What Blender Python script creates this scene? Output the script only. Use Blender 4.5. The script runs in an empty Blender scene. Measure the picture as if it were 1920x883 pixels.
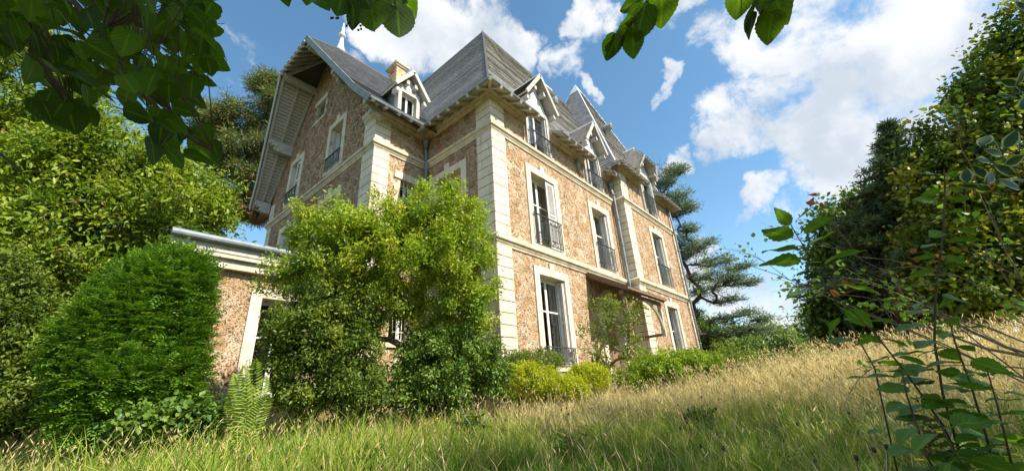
import bpy, math, random
import numpy as np
from mathutils import Vector, Matrix
rnd = random.Random(7)
rng = np.random.default_rng(11)
SC = bpy.context.scene
COL = SC.collection
R = math.radians

# ------------------------------------------------------------------ camera
CAM = np.array([-7.721, -7.016, 0.76])
AZ, EL, ROLL, FPX = R(39.84), R(21.995), R(-3.653), 734.0
fw = np.array([math.cos(EL)*math.cos(AZ), math.cos(EL)*math.sin(AZ), math.sin(EL)])
r0 = np.cross(fw, [0, 0, 1]); r0 /= np.linalg.norm(r0); u0 = np.cross(r0, fw)
rt = math.cos(ROLL)*r0 + math.sin(ROLL)*u0
up = -math.sin(ROLL)*r0 + math.cos(ROLL)*u0
cam = bpy.data.cameras.new('camera'); camo = bpy.data.objects.new('camera', cam); COL.objects.link(camo)
m = Matrix((rt, up, -fw)).transposed().to_4x4(); m.translation = CAM
camo.matrix_world = m
cam.sensor_width = 36; cam.lens = FPX/1920*36; cam.clip_start = 0.05; cam.clip_end = 3000
SC.camera = camo
def at(px, py, d):
    "photo pixel + distance along the view axis -> world point"
    return CAM + d*(fw + rt*(px-960)/FPX - up*(py-441.5)/FPX)
def topx(P):
    d = np.asarray(P)-CAM; z = d@fw
    zz = np.where(np.abs(z) < 1e-6, 1e-6, z)
    return 960+FPX*(d@rt)/zz, 441.5-FPX*(d@up)/zz, z

# ------------------------------------------------------------------ light and sky
SUN = np.array([0.14, -0.99, 1.0]); SUN /= np.linalg.norm(SUN)
sl = bpy.data.lights.new('sun', 'SUN'); sl.energy = 4.8; sl.angle = R(0.5); sl.color = (1, .93, .82)
so = bpy.data.objects.new('sun', sl); COL.objects.link(so)
so.rotation_euler = Vector(SUN).to_track_quat('Z', 'Y').to_euler(); so.location = (0, -20, 40)
SC.view_settings.view_transform = 'Standard'; SC.view_settings.look = 'None'
SC.view_settings.gamma = 1; SC.view_settings.exposure = 0.9
SC.cycles.max_bounces = 8; SC.cycles.diffuse_bounces = 5; SC.cycles.transparent_max_bounces = 12
SC.cycles.use_denoising = True

W = bpy.data.worlds.new('World'); SC.world = W; W.use_nodes = True
nt = W.node_tree; nt.nodes.clear()
def wn(t, **k):
    n = nt.nodes.new(t)
    for a, b in k.items(): setattr(n, a, b)
    return n
def wmath(op, a, b=None, clamp=False):
    n = wn('ShaderNodeMath', operation=op, use_clamp=clamp)
    for i, v in enumerate((a, b)):
        if v is None: continue
        if isinstance(v, (int, float)): n.inputs[i].default_value = v
        else: nt.links.new(v, n.inputs[i])
    return n.outputs[0]
sky = wn('ShaderNodeTexSky', sky_type='NISHITA', sun_disc=False)
sky.sun_elevation = R(45); sky.sun_rotation = math.atan2(SUN[0], SUN[1]); sky.air_density = 1.0; sky.dust_density = .3; sky.ozone_density = 1.6
SKY_STRENGTH = 0.1
hsv = wn('ShaderNodeHueSaturation'); hsv.inputs['Hue'].default_value = .487; hsv.inputs['Saturation'].default_value = 1.12; hsv.inputs['Value'].default_value = 1.24
nt.links.new(sky.outputs[0], hsv.inputs['Color'])
tc = wn('ShaderNodeTexCoord'); DIR = tc.outputs['Generated']
sep = wn('ShaderNodeSeparateXYZ'); nt.links.new(DIR, sep.inputs[0])
zz = wmath('MAXIMUM', wmath('ADD', sep.outputs[2], .12), .04)
cx = wmath('DIVIDE', sep.outputs[0], zz); cy = wmath('DIVIDE', sep.outputs[1], zz)
comb = wn('ShaderNodeCombineXYZ'); nt.links.new(cx, comb.inputs[0]); nt.links.new(cy, comb.inputs[1])
def noise(vec, scale, detail=6, rough=.6, dist=0):
    n = wn('ShaderNodeTexNoise'); n.inputs['Scale'].default_value = scale; n.inputs['Detail'].default_value = detail
    n.inputs['Roughness'].default_value = rough; n.inputs['Distortion'].default_value = dist
    nt.links.new(vec, n.inputs['Vector']); return n.outputs['Fac']
n1 = noise(DIR, 9, 9, .62, .25); n2 = noise(DIR, 3.4, 4, .5, .3)
# where the clouds stand in this sky: (photo x, y, angular radius in degrees, weight)
lobes = [(1640, 70, 10, 1.0), (1540, 140, 7, 1.0), (1450, 215, 5.5, 1.0), (1540, 210, 6.5, .95), (1390, 260, 3.5, .9), (1700, 30, 7, .9), (1420, 70, 5.5, .85), (1690, 190, 4, .6),
         (1600, 300, 6, 1.0), (1540, 350, 4, .95), (1660, 270, 6, 1), (1800, 70, 2.2, .8), (1850, 50, 2.4, .8), (1760, -90, 6, .8), (1560, -40, 9, .95),
         (770, 60, 7, .95), (850, 60, 7, 1), (930, 70, 6, 1), (720, 90, 3.5, .9), (690, 60, 3, .7), (870, 0, 4, .75), (640, 130, 3, .55),
         (1055, 120, 3.6, .95), (1080, 95, 2.6, .85), (1030, 150, 2.6, .8), (1115, 45, 3.2, .85), (1095, 175, 1.6, .8),
         (1290, 310, 2.4, .9), (1300, 290, 2.0, .8), (1275, 25, 3, .75), (1430, 393, 2.6, .85), (1500, 410, 2.0, .6), (1395, 420, 1.6, .6),
         (1330, 470, 2.5, .75), (1330, 540, 4.5, .95), (1300, 590, 3.5, .95), (1400, 560, 3, .8), (1500, 580, 4, .85), (1480, 620, 4, .9), (1280, 165, 1.2, .6), (1255, 175, 1.2, .5),
         (420, 75, 2.2, .45), (440, 130, 2, .4)]
wp = wn('ShaderNodeTexNoise'); wp.inputs['Scale'].default_value = 5; wp.inputs['Detail'].default_value = 5; wp.inputs['Roughness'].default_value = .62; nt.links.new(DIR, wp.inputs['Vector'])
ws = wn('ShaderNodeVectorMath', operation='MULTIPLY_ADD'); nt.links.new(wp.outputs['Color'], ws.inputs[0]); ws.inputs[1].default_value = (.26,)*3; ws.inputs[2].default_value = (-.13,)*3
wa = wn('ShaderNodeVectorMath', operation='ADD'); nt.links.new(DIR, wa.inputs[0]); nt.links.new(ws.outputs[0], wa.inputs[1])
wnm = wn('ShaderNodeVectorMath', operation='NORMALIZE'); nt.links.new(wa.outputs[0], wnm.inputs[0]); WD = wnm.outputs[0]
acc = None
for px, py, rad, wgt in lobes:
    d = at(px, py, 1.0)-CAM; d /= np.linalg.norm(d)
    vm = wn('ShaderNodeVectorMath', operation='DOT_PRODUCT'); nt.links.new(WD, vm.inputs[0]); vm.inputs[1].default_value = tuple(d)
    mr = wn('ShaderNodeMapRange', interpolation_type='SMOOTHSTEP'); nt.links.new(vm.outputs['Value'], mr.inputs['Value'])
    mr.inputs['From Min'].default_value = math.cos(R(rad*1.35)); mr.inputs['From Max'].default_value = math.cos(R(rad*.25))
    mr.inputs['To Max'].default_value = wgt
    acc = mr.outputs[0] if acc is None else wmath('MAXIMUM', acc, mr.outputs[0])
# unseen clouds over the rest of the sky, cover raised for fill light
vm = wn('ShaderNodeVectorMath', operation='DOT_PRODUCT'); nt.links.new(DIR, vm.inputs[0]); vm.inputs[1].default_value = tuple(fw)
mr = wn('ShaderNodeMapRange', interpolation_type='SMOOTHSTEP'); nt.links.new(vm.outputs['Value'], mr.inputs['Value'])
mr.inputs['From Min'].default_value = .35; mr.inputs['From Max'].default_value = .6; mr.inputs['To Min'].default_value = 1; mr.inputs['To Max'].default_value = 0
far = wn('ShaderNodeMapRange', interpolation_type='SMOOTHSTEP'); nt.links.new(n2, far.inputs['Value'])
far.inputs['From Min'].default_value = .42; far.inputs['From Max'].default_value = .62
acc = wmath('MAXIMUM', acc, wmath('MULTIPLY', mr.outputs[0], far.outputs[0]))
dens = wmath('ADD', acc, wmath('MULTIPLY', wmath('SUBTRACT', n1, .5), 2.7))
cm = wn('ShaderNodeMapRange', interpolation_type='SMOOTHSTEP'); nt.links.new(dens, cm.inputs['Value'])
cm.inputs['From Min'].default_value = .34; cm.inputs['From Max'].default_value = .95; cm.inputs['To Max'].default_value = .97
gate = wmath('MULTIPLY', cm.outputs[0], wmath('MULTIPLY', acc, 4.0, True))
shade = noise(DIR, 6, 5, .55, .2)
cr = wn('ShaderNodeMix', data_type='RGBA')
sm = wn('ShaderNodeMapRange', interpolation_type='SMOOTHSTEP'); nt.links.new(shade, sm.inputs['Value']); sm.inputs['From Min'].default_value = .35; sm.inputs['From Max'].default_value = .62
nt.links.new(sm.outputs[0], cr.inputs['Factor']); cr.inputs['A'].default_value = (3.6, 4.0, 4.5, 1); cr.inputs['B'].default_value = (5.5, 5.6, 5.75, 1)
mx = wn('ShaderNodeMix', data_type='RGBA'); nt.links.new(gate, mx.inputs['Factor']); nt.links.new(hsv.outputs[0], mx.inputs['A']); nt.links.new(cr.outputs['Result'], mx.inputs['B'])
bg = wn('ShaderNodeBackground'); bg.inputs['Strength'].default_value = SKY_STRENGTH; nt.links.new(mx.outputs['Result'], bg.inputs['Color'])
out = wn('ShaderNodeOutputWorld'); nt.links.new(bg.outputs[0], out.inputs['Surface'])

# ------------------------------------------------------------------ materials
class NM:
    "tiny node-material builder"
    def __init__(s, name):
        s.m = bpy.data.materials.new(name); s.m.use_nodes = True; s.t = s.m.node_tree; s.t.nodes.clear()
        s.out = s.n('ShaderNodeOutputMaterial')
    def n(s, typ, **k):
        x = s.t.nodes.new(typ)
        for a, b in k.items(): setattr(x, a, b)
        return x
    def l(s, a, b): s.t.links.new(a, b)
    def coord(s, kind='Object'):
        return s.n('ShaderNodeTexCoord').outputs[kind]
    def pos(s): return s.n('ShaderNodeNewGeometry').outputs['Position']
    def noise(s, v, sc, det=5, ro=.6, dist=0):
        x = s.n('ShaderNodeTexNoise'); x.inputs['Scale'].default_value = sc; x.inputs['Detail'].default_value = det
        x.inputs['Roughness'].default_value = ro; x.inputs['Distortion'].default_value = dist; s.l(v, x.inputs['Vector']); return x.outputs['Fac']
    def voro(s, v, sc, feat='F1', outp='Distance'):
        x = s.n('ShaderNodeTexVoronoi', feature=feat); x.inputs['Scale'].default_value = sc; s.l(v, x.inputs['Vector']); return x.outputs[outp]
    def ramp(s, f, stops):
        x = s.n('ShaderNodeValToRGB'); e = x.color_ramp.elements
        while len(e) < len(stops): e.new(.5)
        for el, (p, c) in zip(e, stops): el.position = p; el.color = (*c, 1) if len(c) == 3 else c
        s.l(f, x.inputs['Fac']); return x.outputs['Color']
    def mix(s, f, a, b, blend='MIX'):
        x = s.n('ShaderNodeMix', data_type='RGBA', blend_type=blend)
        for k, v in (('Factor', f), ('A', a), ('B', b)):
            if isinstance(v, (int, float)): x.inputs[k].default_value = v
            elif isinstance(v, tuple): x.inputs[k].default_value = (*v, 1)
            else: s.l(v, x.inputs[k])
        return x.outputs['Result']
    def math(s, op, a, b=None, clamp=False):
        x = s.n('ShaderNodeMath', operation=op, use_clamp=clamp)
        for i, v in enumerate((a, b)):
            if v is None: continue
            if isinstance(v, (int, float)): x.inputs[i].default_value = v
            else: s.l(v, x.inputs[i])
        return x.outputs[0]
    def rng(s, v, a, b, c=0, d=1):
        x = s.n('ShaderNodeMapRange', interpolation_type='SMOOTHSTEP'); s.l(v, x.inputs['Value'])
        for k, q in zip(('From Min', 'From Max', 'To Min', 'To Max'), (a, b, c, d)): x.inputs[k].default_value = q
        return x.outputs[0]
    def attr(s, name, o='Fac'):
        return s.n('ShaderNodeAttribute', attribute_name=name).outputs[o]
    def bump(s, h, st, dist=.02):
        x = s.n('ShaderNodeBump'); x.inputs['Strength'].default_value = st; x.inputs['Distance'].default_value = dist; s.l(h, x.inputs['Height']); return x.outputs[0]
    def bsdf(s, col, ro=.8, normal=None, metal=0, spec=.3):
        b = s.n('ShaderNodeBsdfPrincipled')
        if isinstance(col, tuple): b.inputs['Base Color'].default_value = (*col, 1)
        else: s.l(col, b.inputs['Base Color'])
        if isinstance(ro, (int, float)): b.inputs['Roughness'].default_value = ro
        else: s.l(ro, b.inputs['Roughness'])
        b.inputs['Metallic'].default_value = metal; b.inputs['Specular IOR Level'].default_value = spec
        if normal is not None: s.l(normal, b.inputs['Normal'])
        return b.outputs[0]
    def end(s, sh): s.l(sh, s.out.inputs['Surface']); return s.m

def m_stone(name, cols, pits, mort=False):
    k = NM(name); p = k.pos()
    t = k.attr('tint')
    base = k.ramp(t, cols)
    big = k.noise(p, 1.3, 4, .6)
    base = k.mix(k.rng(big, .42, .75, 0, .55), base, cols[len(cols)//2][1])
    fine = k.noise(p, 22, 6, .7)
    base = k.mix(k.rng(fine, .3, .7, .5, 0), base, tuple(c*.45 for c in cols[0][1]))
    ochre = k.rng(k.noise(p, 3.1, 6, .7, .4), .54, .68, 0, .8)
    base = k.mix(ochre, base, (.54, .28, .10) if not mort else (.45, .34, .2))
    pit = k.noise(p, 21, 4, .65, 1.2); pn = k.noise(p, 3.5, 5, .7)
    pm = k.math('MULTIPLY', k.rng(pit, .53, .585), k.rng(pn, .36, .52, .35, 1))
    base = k.mix(k.math('MULTIPLY', pm, pits), base, (.07, .045, .03))
    h = k.math('ADD', k.math('MULTIPLY', fine, .5), k.math('MULTIPLY', pm, -.9))
    return k.end(k.bsdf(base, .9, k.bump(h, .9, .03), spec=.15))
M = {}
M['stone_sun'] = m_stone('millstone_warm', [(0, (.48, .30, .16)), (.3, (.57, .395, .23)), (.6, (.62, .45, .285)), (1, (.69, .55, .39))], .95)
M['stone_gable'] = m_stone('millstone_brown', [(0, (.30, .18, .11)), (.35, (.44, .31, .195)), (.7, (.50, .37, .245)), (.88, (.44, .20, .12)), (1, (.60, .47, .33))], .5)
k = NM('lime_mortar'); p = k.pos(); c = k.ramp(k.noise(p, 6, 6, .7), [(.3, (.52, .40, .26)), (.7, (.68, .56, .40))])
M['mortar'] = k.end(k.bsdf(c, .95, k.bump(k.noise(p, 40, 4, .7), .6, .01), spec=.1))
k = NM('limestone_dressing'); p = k.pos()
c = k.ramp(k.noise(p, 1.7, 6, .65), [(.25, (.50, .43, .31)), (.5, (.66, .58, .45)), (.75, (.74, .67, .54))])
streak = k.n('ShaderNodeMapping'); streak.inputs['Scale'].default_value = (5, 5, .5); k.l(p, streak.inputs['Vector'])
c = k.mix(k.rng(k.noise(streak.outputs[0], 1.2, 6, .7), .5, .72, 0, .7), c, (.27, .23, .16))
c = k.mix(k.rng(k.noise(p, 30, 4, .7), .55, .75, 0, .25), c, (.3, .25, .18))
oi = k.n('ShaderNodeObjectInfo').outputs['Random']; c = k.mix(k.rng(oi, .2, 1, 0, .35), c, (.50, .43, .30)); c = k.mix(k.rng(k.noise(p, 9, 5, .7, .6), .6, .68, 0, .5), c, (.24, .21, .15))
M['lime'] = k.end(k.bsdf(c, .85, k.bump(k.noise(p, 25, 5, .7), .35, .008), spec=.2))
k = NM('weathered_limestone'); p = k.pos()
c = k.ramp(k.noise(p, 2.4, 7, .7), [(.25, (.30, .24, .15)), (.5, (.55, .47, .33)), (.75, (.70, .61, .45))])
c = k.mix(k.rng(k.noise(p, 1.1, 4, .6), .55, .7, 0, .6), c, (.36, .27, .12))
M['lime_old'] = k.end(k.bsdf(c, .9, k.bump(k.noise(p, 22, 5, .7), .5, .01), spec=.15))
def m_slate(name, cols, lichen):
    k = NM(name); uv = k.coord('UV'); p = k.pos()
    br = k.n('ShaderNodeTexBrick'); k.l(uv, br.inputs['Vector']); br.inputs['Scale'].default_value = 1
    br.inputs['Brick Width'].default_value = .19; br.inputs['Row Height'].default_value = .125; br.inputs['Mortar Size'].default_value = .006
    br.inputs['Color1'].default_value = (.12, .12, .12, 1); br.inputs['Color2'].default_value = (.9, .9, .9, 1); br.inputs['Mortar'].default_value = (0, 0, 0, 1)
    br.inputs['Bias'].default_value = 0
    sepc = k.n('ShaderNodeSeparateColor'); k.l(br.outputs['Color'], sepc.inputs[0])
    c = k.ramp(sepc.outputs[0], cols)
    mp = k.n('ShaderNodeMapping'); mp.inputs['Scale'].default_value = (1.6, .28, 1); k.l(uv, mp.inputs['Vector'])
    st = k.noise(mp.outputs[0], 1.5, 6, .68, .3)
    c = k.mix(k.rng(st, .45, .68, 0, lichen), c, (.45, .42, .36))
    c = k.mix(k.rng(k.noise(p, .5, 4, .6), .5, .68, 0, .45*lichen), c, (.40, .36, .27))
    c = k.mix(k.rng(k.noise(mp.outputs[0], 3.1, 5, .7), .6, .72, 0, .5*lichen), c, (.42, .30, .13))
    c = k.mix(k.math('MULTIPLY', br.outputs['Fac'], .75), c, (.025, .025, .03))
    hh = k.math('ADD', k.math('MULTIPLY', br.outputs['Fac'], -1), k.math('MULTIPLY', k.noise(p, 30, 3, .6), .4))
    return k.end(k.bsdf(c, k.rng(st, .3, .7, .45, .75), k.bump(hh, .6, .01), spec=.45))
M['slate'] = m_slate('roof_slate', [(0, (.19, .20, .215)), (.5, (.265, .275, .29)), (1, (.335, .345, .355))], .25)
M['slate_pale'] = m_slate('lichen_slate', [(0, (.17, .168, .16)), (.5, (.26, .25, .235)), (1, (.37, .35, .32))], .9)
def m_wood(name, a, b, dark):
    k = NM(name); p = k.pos(); mp = k.n('ShaderNodeMapping'); mp.inputs['Scale'].default_value = (3, 14, 3); k.l(p, mp.inputs['Vector'])
    c = k.ramp(k.noise(mp.outputs[0], 2.5, 6, .7), [(.3, a), (.7, b)])
    c = k.mix(k.rng(k.noise(p, 5, 6, .7), .55, .7, 0, .8), c, dark)
    return k.end(k.bsdf(c, .8, k.bump(k.noise(mp.outputs[0], 9, 4, .6), .3, .006), spec=.2))
M['wood_white'] = m_wood('flaking_white_paint', (.34, .32, .285), (.54, .52, .46), (.19, .17, .14))
M['wood_grey'] = m_wood('weathered_grey_boards', (.38, .35, .30), (.55, .51, .45), (.24, .21, .17))
M['wood_tail'] = m_wood('rafter_paint', (.38, .35, .28), (.58, .54, .46), (.20, .17, .13))
M['wood_brown'] = m_wood('brown_timber', (.15, .095, .06), (.25, .165, .105), (.08, .055, .04))
k = NM('old_roof_boards'); M['wood_dark'] = k.end(k.bsdf((.09, .08, .065), .9)); k = NM('zinc'); p = k.pos(); c = k.ramp(k.noise(p, 4, 5, .6), [(.3, (.15, .175, .185)), (.7, (.27, .30, .31))])  # wing roof deck darkened to put shade into the soffit plank gaps
M['zinc'] = k.end(k.bsdf(c, .6, metal=.1, spec=.4))
k = NM('pale_zinc'); p = k.pos(); c = k.ramp(k.noise(p, 5, 5, .6), [(.3, (.62, .64, .66)), (.7, (.82, .83, .84))])
M['zinc_pale'] = k.end(k.bsdf(c, .4, metal=.2, spec=.5))
k = NM('wrought_iron'); p = k.pos(); c = k.ramp(k.noise(p, 20, 4, .6), [(.35, (.025, .035, .035)), (.75, (.09, .10, .09))])
M['iron'] = k.end(k.bsdf(c, .5, metal=.2, spec=.5))
k = NM('window_paint'); p = k.pos(); c = k.ramp(k.noise(p, 9, 5, .7), [(.3, (.55, .53, .48)), (.65, (.76, .75, .71))])
M['paint'] = k.end(k.bsdf(c, .55))
k = NM('window_glass'); g = k.n('ShaderNodeBsdfGlossy'); g.inputs['Roughness'].default_value = .04; k.l(k.bump(k.noise(k.pos(), 3.5, 2), .25, .03), g.inputs['Normal']); g.inputs['Color'].default_value = (.62, .62, .6, 1)
tr = k.n('ShaderNodeBsdfTransparent'); tr.inputs['Color'].default_value = (.6, .6, .57, 1)
lw = k.n('ShaderNodeLayerWeight'); lw.inputs['Blend'].default_value = .18
ms = k.n('ShaderNodeMixShader'); k.l(k.math('ADD', k.math('MULTIPLY', lw.outputs['Fresnel'], .5), .035, True), ms.inputs['Fac']); k.l(tr.outputs[0], ms.inputs[1]); k.l(g.outputs[0], ms.inputs[2])
M['glass'] = k.end(ms.outputs[0])
k = NM('pale_brick'); uv = k.coord('Object')
c = k.ramp(k.attr('tint'), [(0, (.48, .32, .17)), (.5, (.58, .42, .24)), (1, (.64, .50, .32))]); M['brick'] = k.end(k.bsdf(c, .9, k.bump(k.noise(uv, 30, 4, .7), .4, .006)))
k = NM('terracotta'); p = k.pos(); c = k.ramp(k.noise(p, 8, 4), [(.3, (.42, .16, .07)), (.7, (.58, .26, .13))]); M['terra'] = k.end(k.bsdf(c, .85))
k = NM('interior_plaster'); M['inside'] = k.end(k.bsdf((.5, .36, .25), .9))
def m_bark(name, a, b):
    k = NM(name); p = k.pos(); mp = k.n('ShaderNodeMapping'); mp.inputs['Scale'].default_value = (9, 9, 2.5); k.l(p, mp.inputs['Vector'])
    c = k.ramp(k.noise(mp.outputs[0], 2.5, 5, .7), [(.3, a), (.7, b)]); return k.end(k.bsdf(c, .9, k.bump(k.noise(mp.outputs[0], 3, 4), .6, .02), spec=.1))
M['bark'] = m_bark('bark', (.05, .036, .025), (.16, .12, .085))
M['bark_pale'] = m_bark('pale_bark', (.14, .10, .065), (.32, .25, .17))
M['bark_red'] = m_bark('pine_bark', (.12, .06, .035), (.30, .17, .10))
def m_leaf(name, cols, trans=.45, gloss=.45, rim=None, vein=False):
    k = NM(name); c = k.ramp(k.attr('tint'), cols)
    p = k.pos(); c = k.mix(k.rng(k.noise(p, 35, 3), .3, .7, .25, 0), c, tuple(v*.6 for v in cols[0][1]))
    if vein:
        al = k.attr('along'); eg = k.attr('edge'); sv = k.math('SINE', k.math('MULTIPLY', k.math('SUBTRACT', al, k.math('MULTIPLY', eg, .42)), 46)); vm_ = k.math('MAXIMUM', k.math('MULTIPLY', k.rng(sv, .75, 1), .55), k.rng(eg, .0, .14, 1, 0)); c = k.mix(k.math('MULTIPLY', vm_, .3), c, tuple(min(1, v*1.9) for v in cols[-1][1]))
        c = k.mix(k.rng(k.noise(p, 60, 3), .68, .74, 0, .8), c, (.10, .06, .02))
    if rim:
        c = k.mix(k.rng(k.attr('edge'), .62, .8), c, rim)
    b = k.bsdf(c, gloss, spec=.35)
    tl = k.n('ShaderNodeBsdfTranslucent'); cc = k.mix(1.0, c, (1.0, 1.0, .45), 'MULTIPLY'); k.l(k.mix(.55, cc, (.30, .42, .03)) if False else cc, tl.inputs['Color'])
    ms = k.n('ShaderNodeMixShader'); ms.inputs['Fac'].default_value = trans; k.l(b, ms.inputs[1]); k.l(tl.outputs[0], ms.inputs[2])
    return k.end(ms.outputs[0])
M['l_gold'] = m_leaf('golden_green_leaf', [(0, (.11, .21, .018)), (.4, (.28, .42, .028)), (.8, (.46, .56, .045)), (1, (.54, .52, .07))])
M['l_mid'] = m_leaf('mid_green_leaf', [(0, (.05, .10, .016)), (.5, (.13, .21, .028)), (1, (.27, .34, .05))])
M['l_deep'] = m_leaf('deep_green_leaf', [(0, (.035, .085, .016)), (.5, (.08, .17, .025)), (1, (.19, .29, .04))], .3)
M['l_yew'] = m_leaf('yew_needle', [(0, (.045, .12, .014)), (.5, (.13, .28, .022)), (1, (.30, .46, .04))], .3)
M['l_yellow'] = m_leaf('yellow_green_leaf', [(0, (.20, .26, .015)), (.5, (.45, .50, .02)), (1, (.62, .62, .04))])
M['l_elder'] = m_leaf('elder_leaf', [(0, (.09, .16, .018)), (.4, (.24, .35, .03)), (.92, (.44, .50, .05)), (.94, (.30, .14, .05)), (1, (.36, .17, .08))])
M['l_pine'] = m_leaf('pine_needle', [(0, (.07, .11, .03)), (.5, (.17, .22, .055)), (.92, (.33, .35, .10)), (1, (.36, .25, .12))], .2)
M['l_cedar'] = m_leaf('cedar_needle', [(0, (.08, .13, .08)), (.5, (.17, .25, .14)), (1, (.30, .37, .20))], .2)
M['l_dark'] = m_leaf('shaded_tree_leaf', [(0, (.03, .07, .014)), (.5, (.085, .165, .024)), (1, (.22, .32, .045))], .3)  # dark green leaves of the lime and park edge trees
M['l_maple'] = m_leaf('maple_leaf', [(0, (.04, .09, .014)), (.5, (.12, .20, .022)), (.8, (.26, .32, .03)), (1, (.48, .46, .05))], .35)  # yellow end puts golden sunlit clumps into the leaf colour
M['l_spruce'] = m_leaf('spruce_needle', [(0, (.04, .08, .035)), (.5, (.085, .15, .065)), (1, (.17, .24, .10))], .15)
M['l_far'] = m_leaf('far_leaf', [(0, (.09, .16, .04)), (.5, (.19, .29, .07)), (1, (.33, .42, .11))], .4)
M['l_linden'] = m_leaf('linden_leaf', [(0, (.022, .055, .005)), (.5, (.065, .14, .010)), (1, (.15, .26, .018))], .55, .7, vein=True)
M['l_herb'] = m_leaf('herb_leaf', [(0, (.07, .16, .018)), (.5, (.15, .29, .035)), (1, (.25, .40, .05))], .45, vein=True)
M['l_holly'] = m_leaf('variegated_leaf', [(0, (.012, .04, .012)), (1, (.03, .085, .022))], .3, .35, (.36, .40, .16))
M['l_rust'] = m_leaf('rust_leaf', [(0, (.22, .07, .02)), (1, (.36, .14, .03))], .4)
M['l_fern'] = m_leaf('fern_leaflet', [(0, (.15, .25, .02)), (1, (.38, .48, .05))], .4)
k = NM('grass_blade'); t = k.attr('tint')
c = k.ramp(t, [(0, (.05, .10, .010)), (.28, (.14, .25, .02)), (.5, (.29, .38, .035)), (.62, (.46, .42, .09)), (.8, (.66, .52, .22)), (1, (.76, .62, .34))])
b = k.bsdf(c, .55, spec=.3); tl = k.n('ShaderNodeBsdfTranslucent'); k.l(c, tl.inputs['Color']); ms = k.n('ShaderNodeMixShader'); ms.inputs['Fac'].default_value = .4
k.l(b, ms.inputs[1]); k.l(tl.outputs[0], ms.inputs[2]); M['grass'] = k.end(ms.outputs[0])
k = NM('meadow_soil'); p = k.pos(); c = k.ramp(k.noise(p, 1.1, 6, .65), [(.3, (.045, .055, .018)), (.55, (.10, .10, .035)), (.75, (.20, .16, .075))]); M['soil'] = k.end(k.bsdf(c, .95, k.bump(k.noise(p, 14, 5, .7), .8, .05), spec=.1))
k = NM('berry'); M['berry'] = k.end(k.bsdf((.012, .012, .018), .35))

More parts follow.
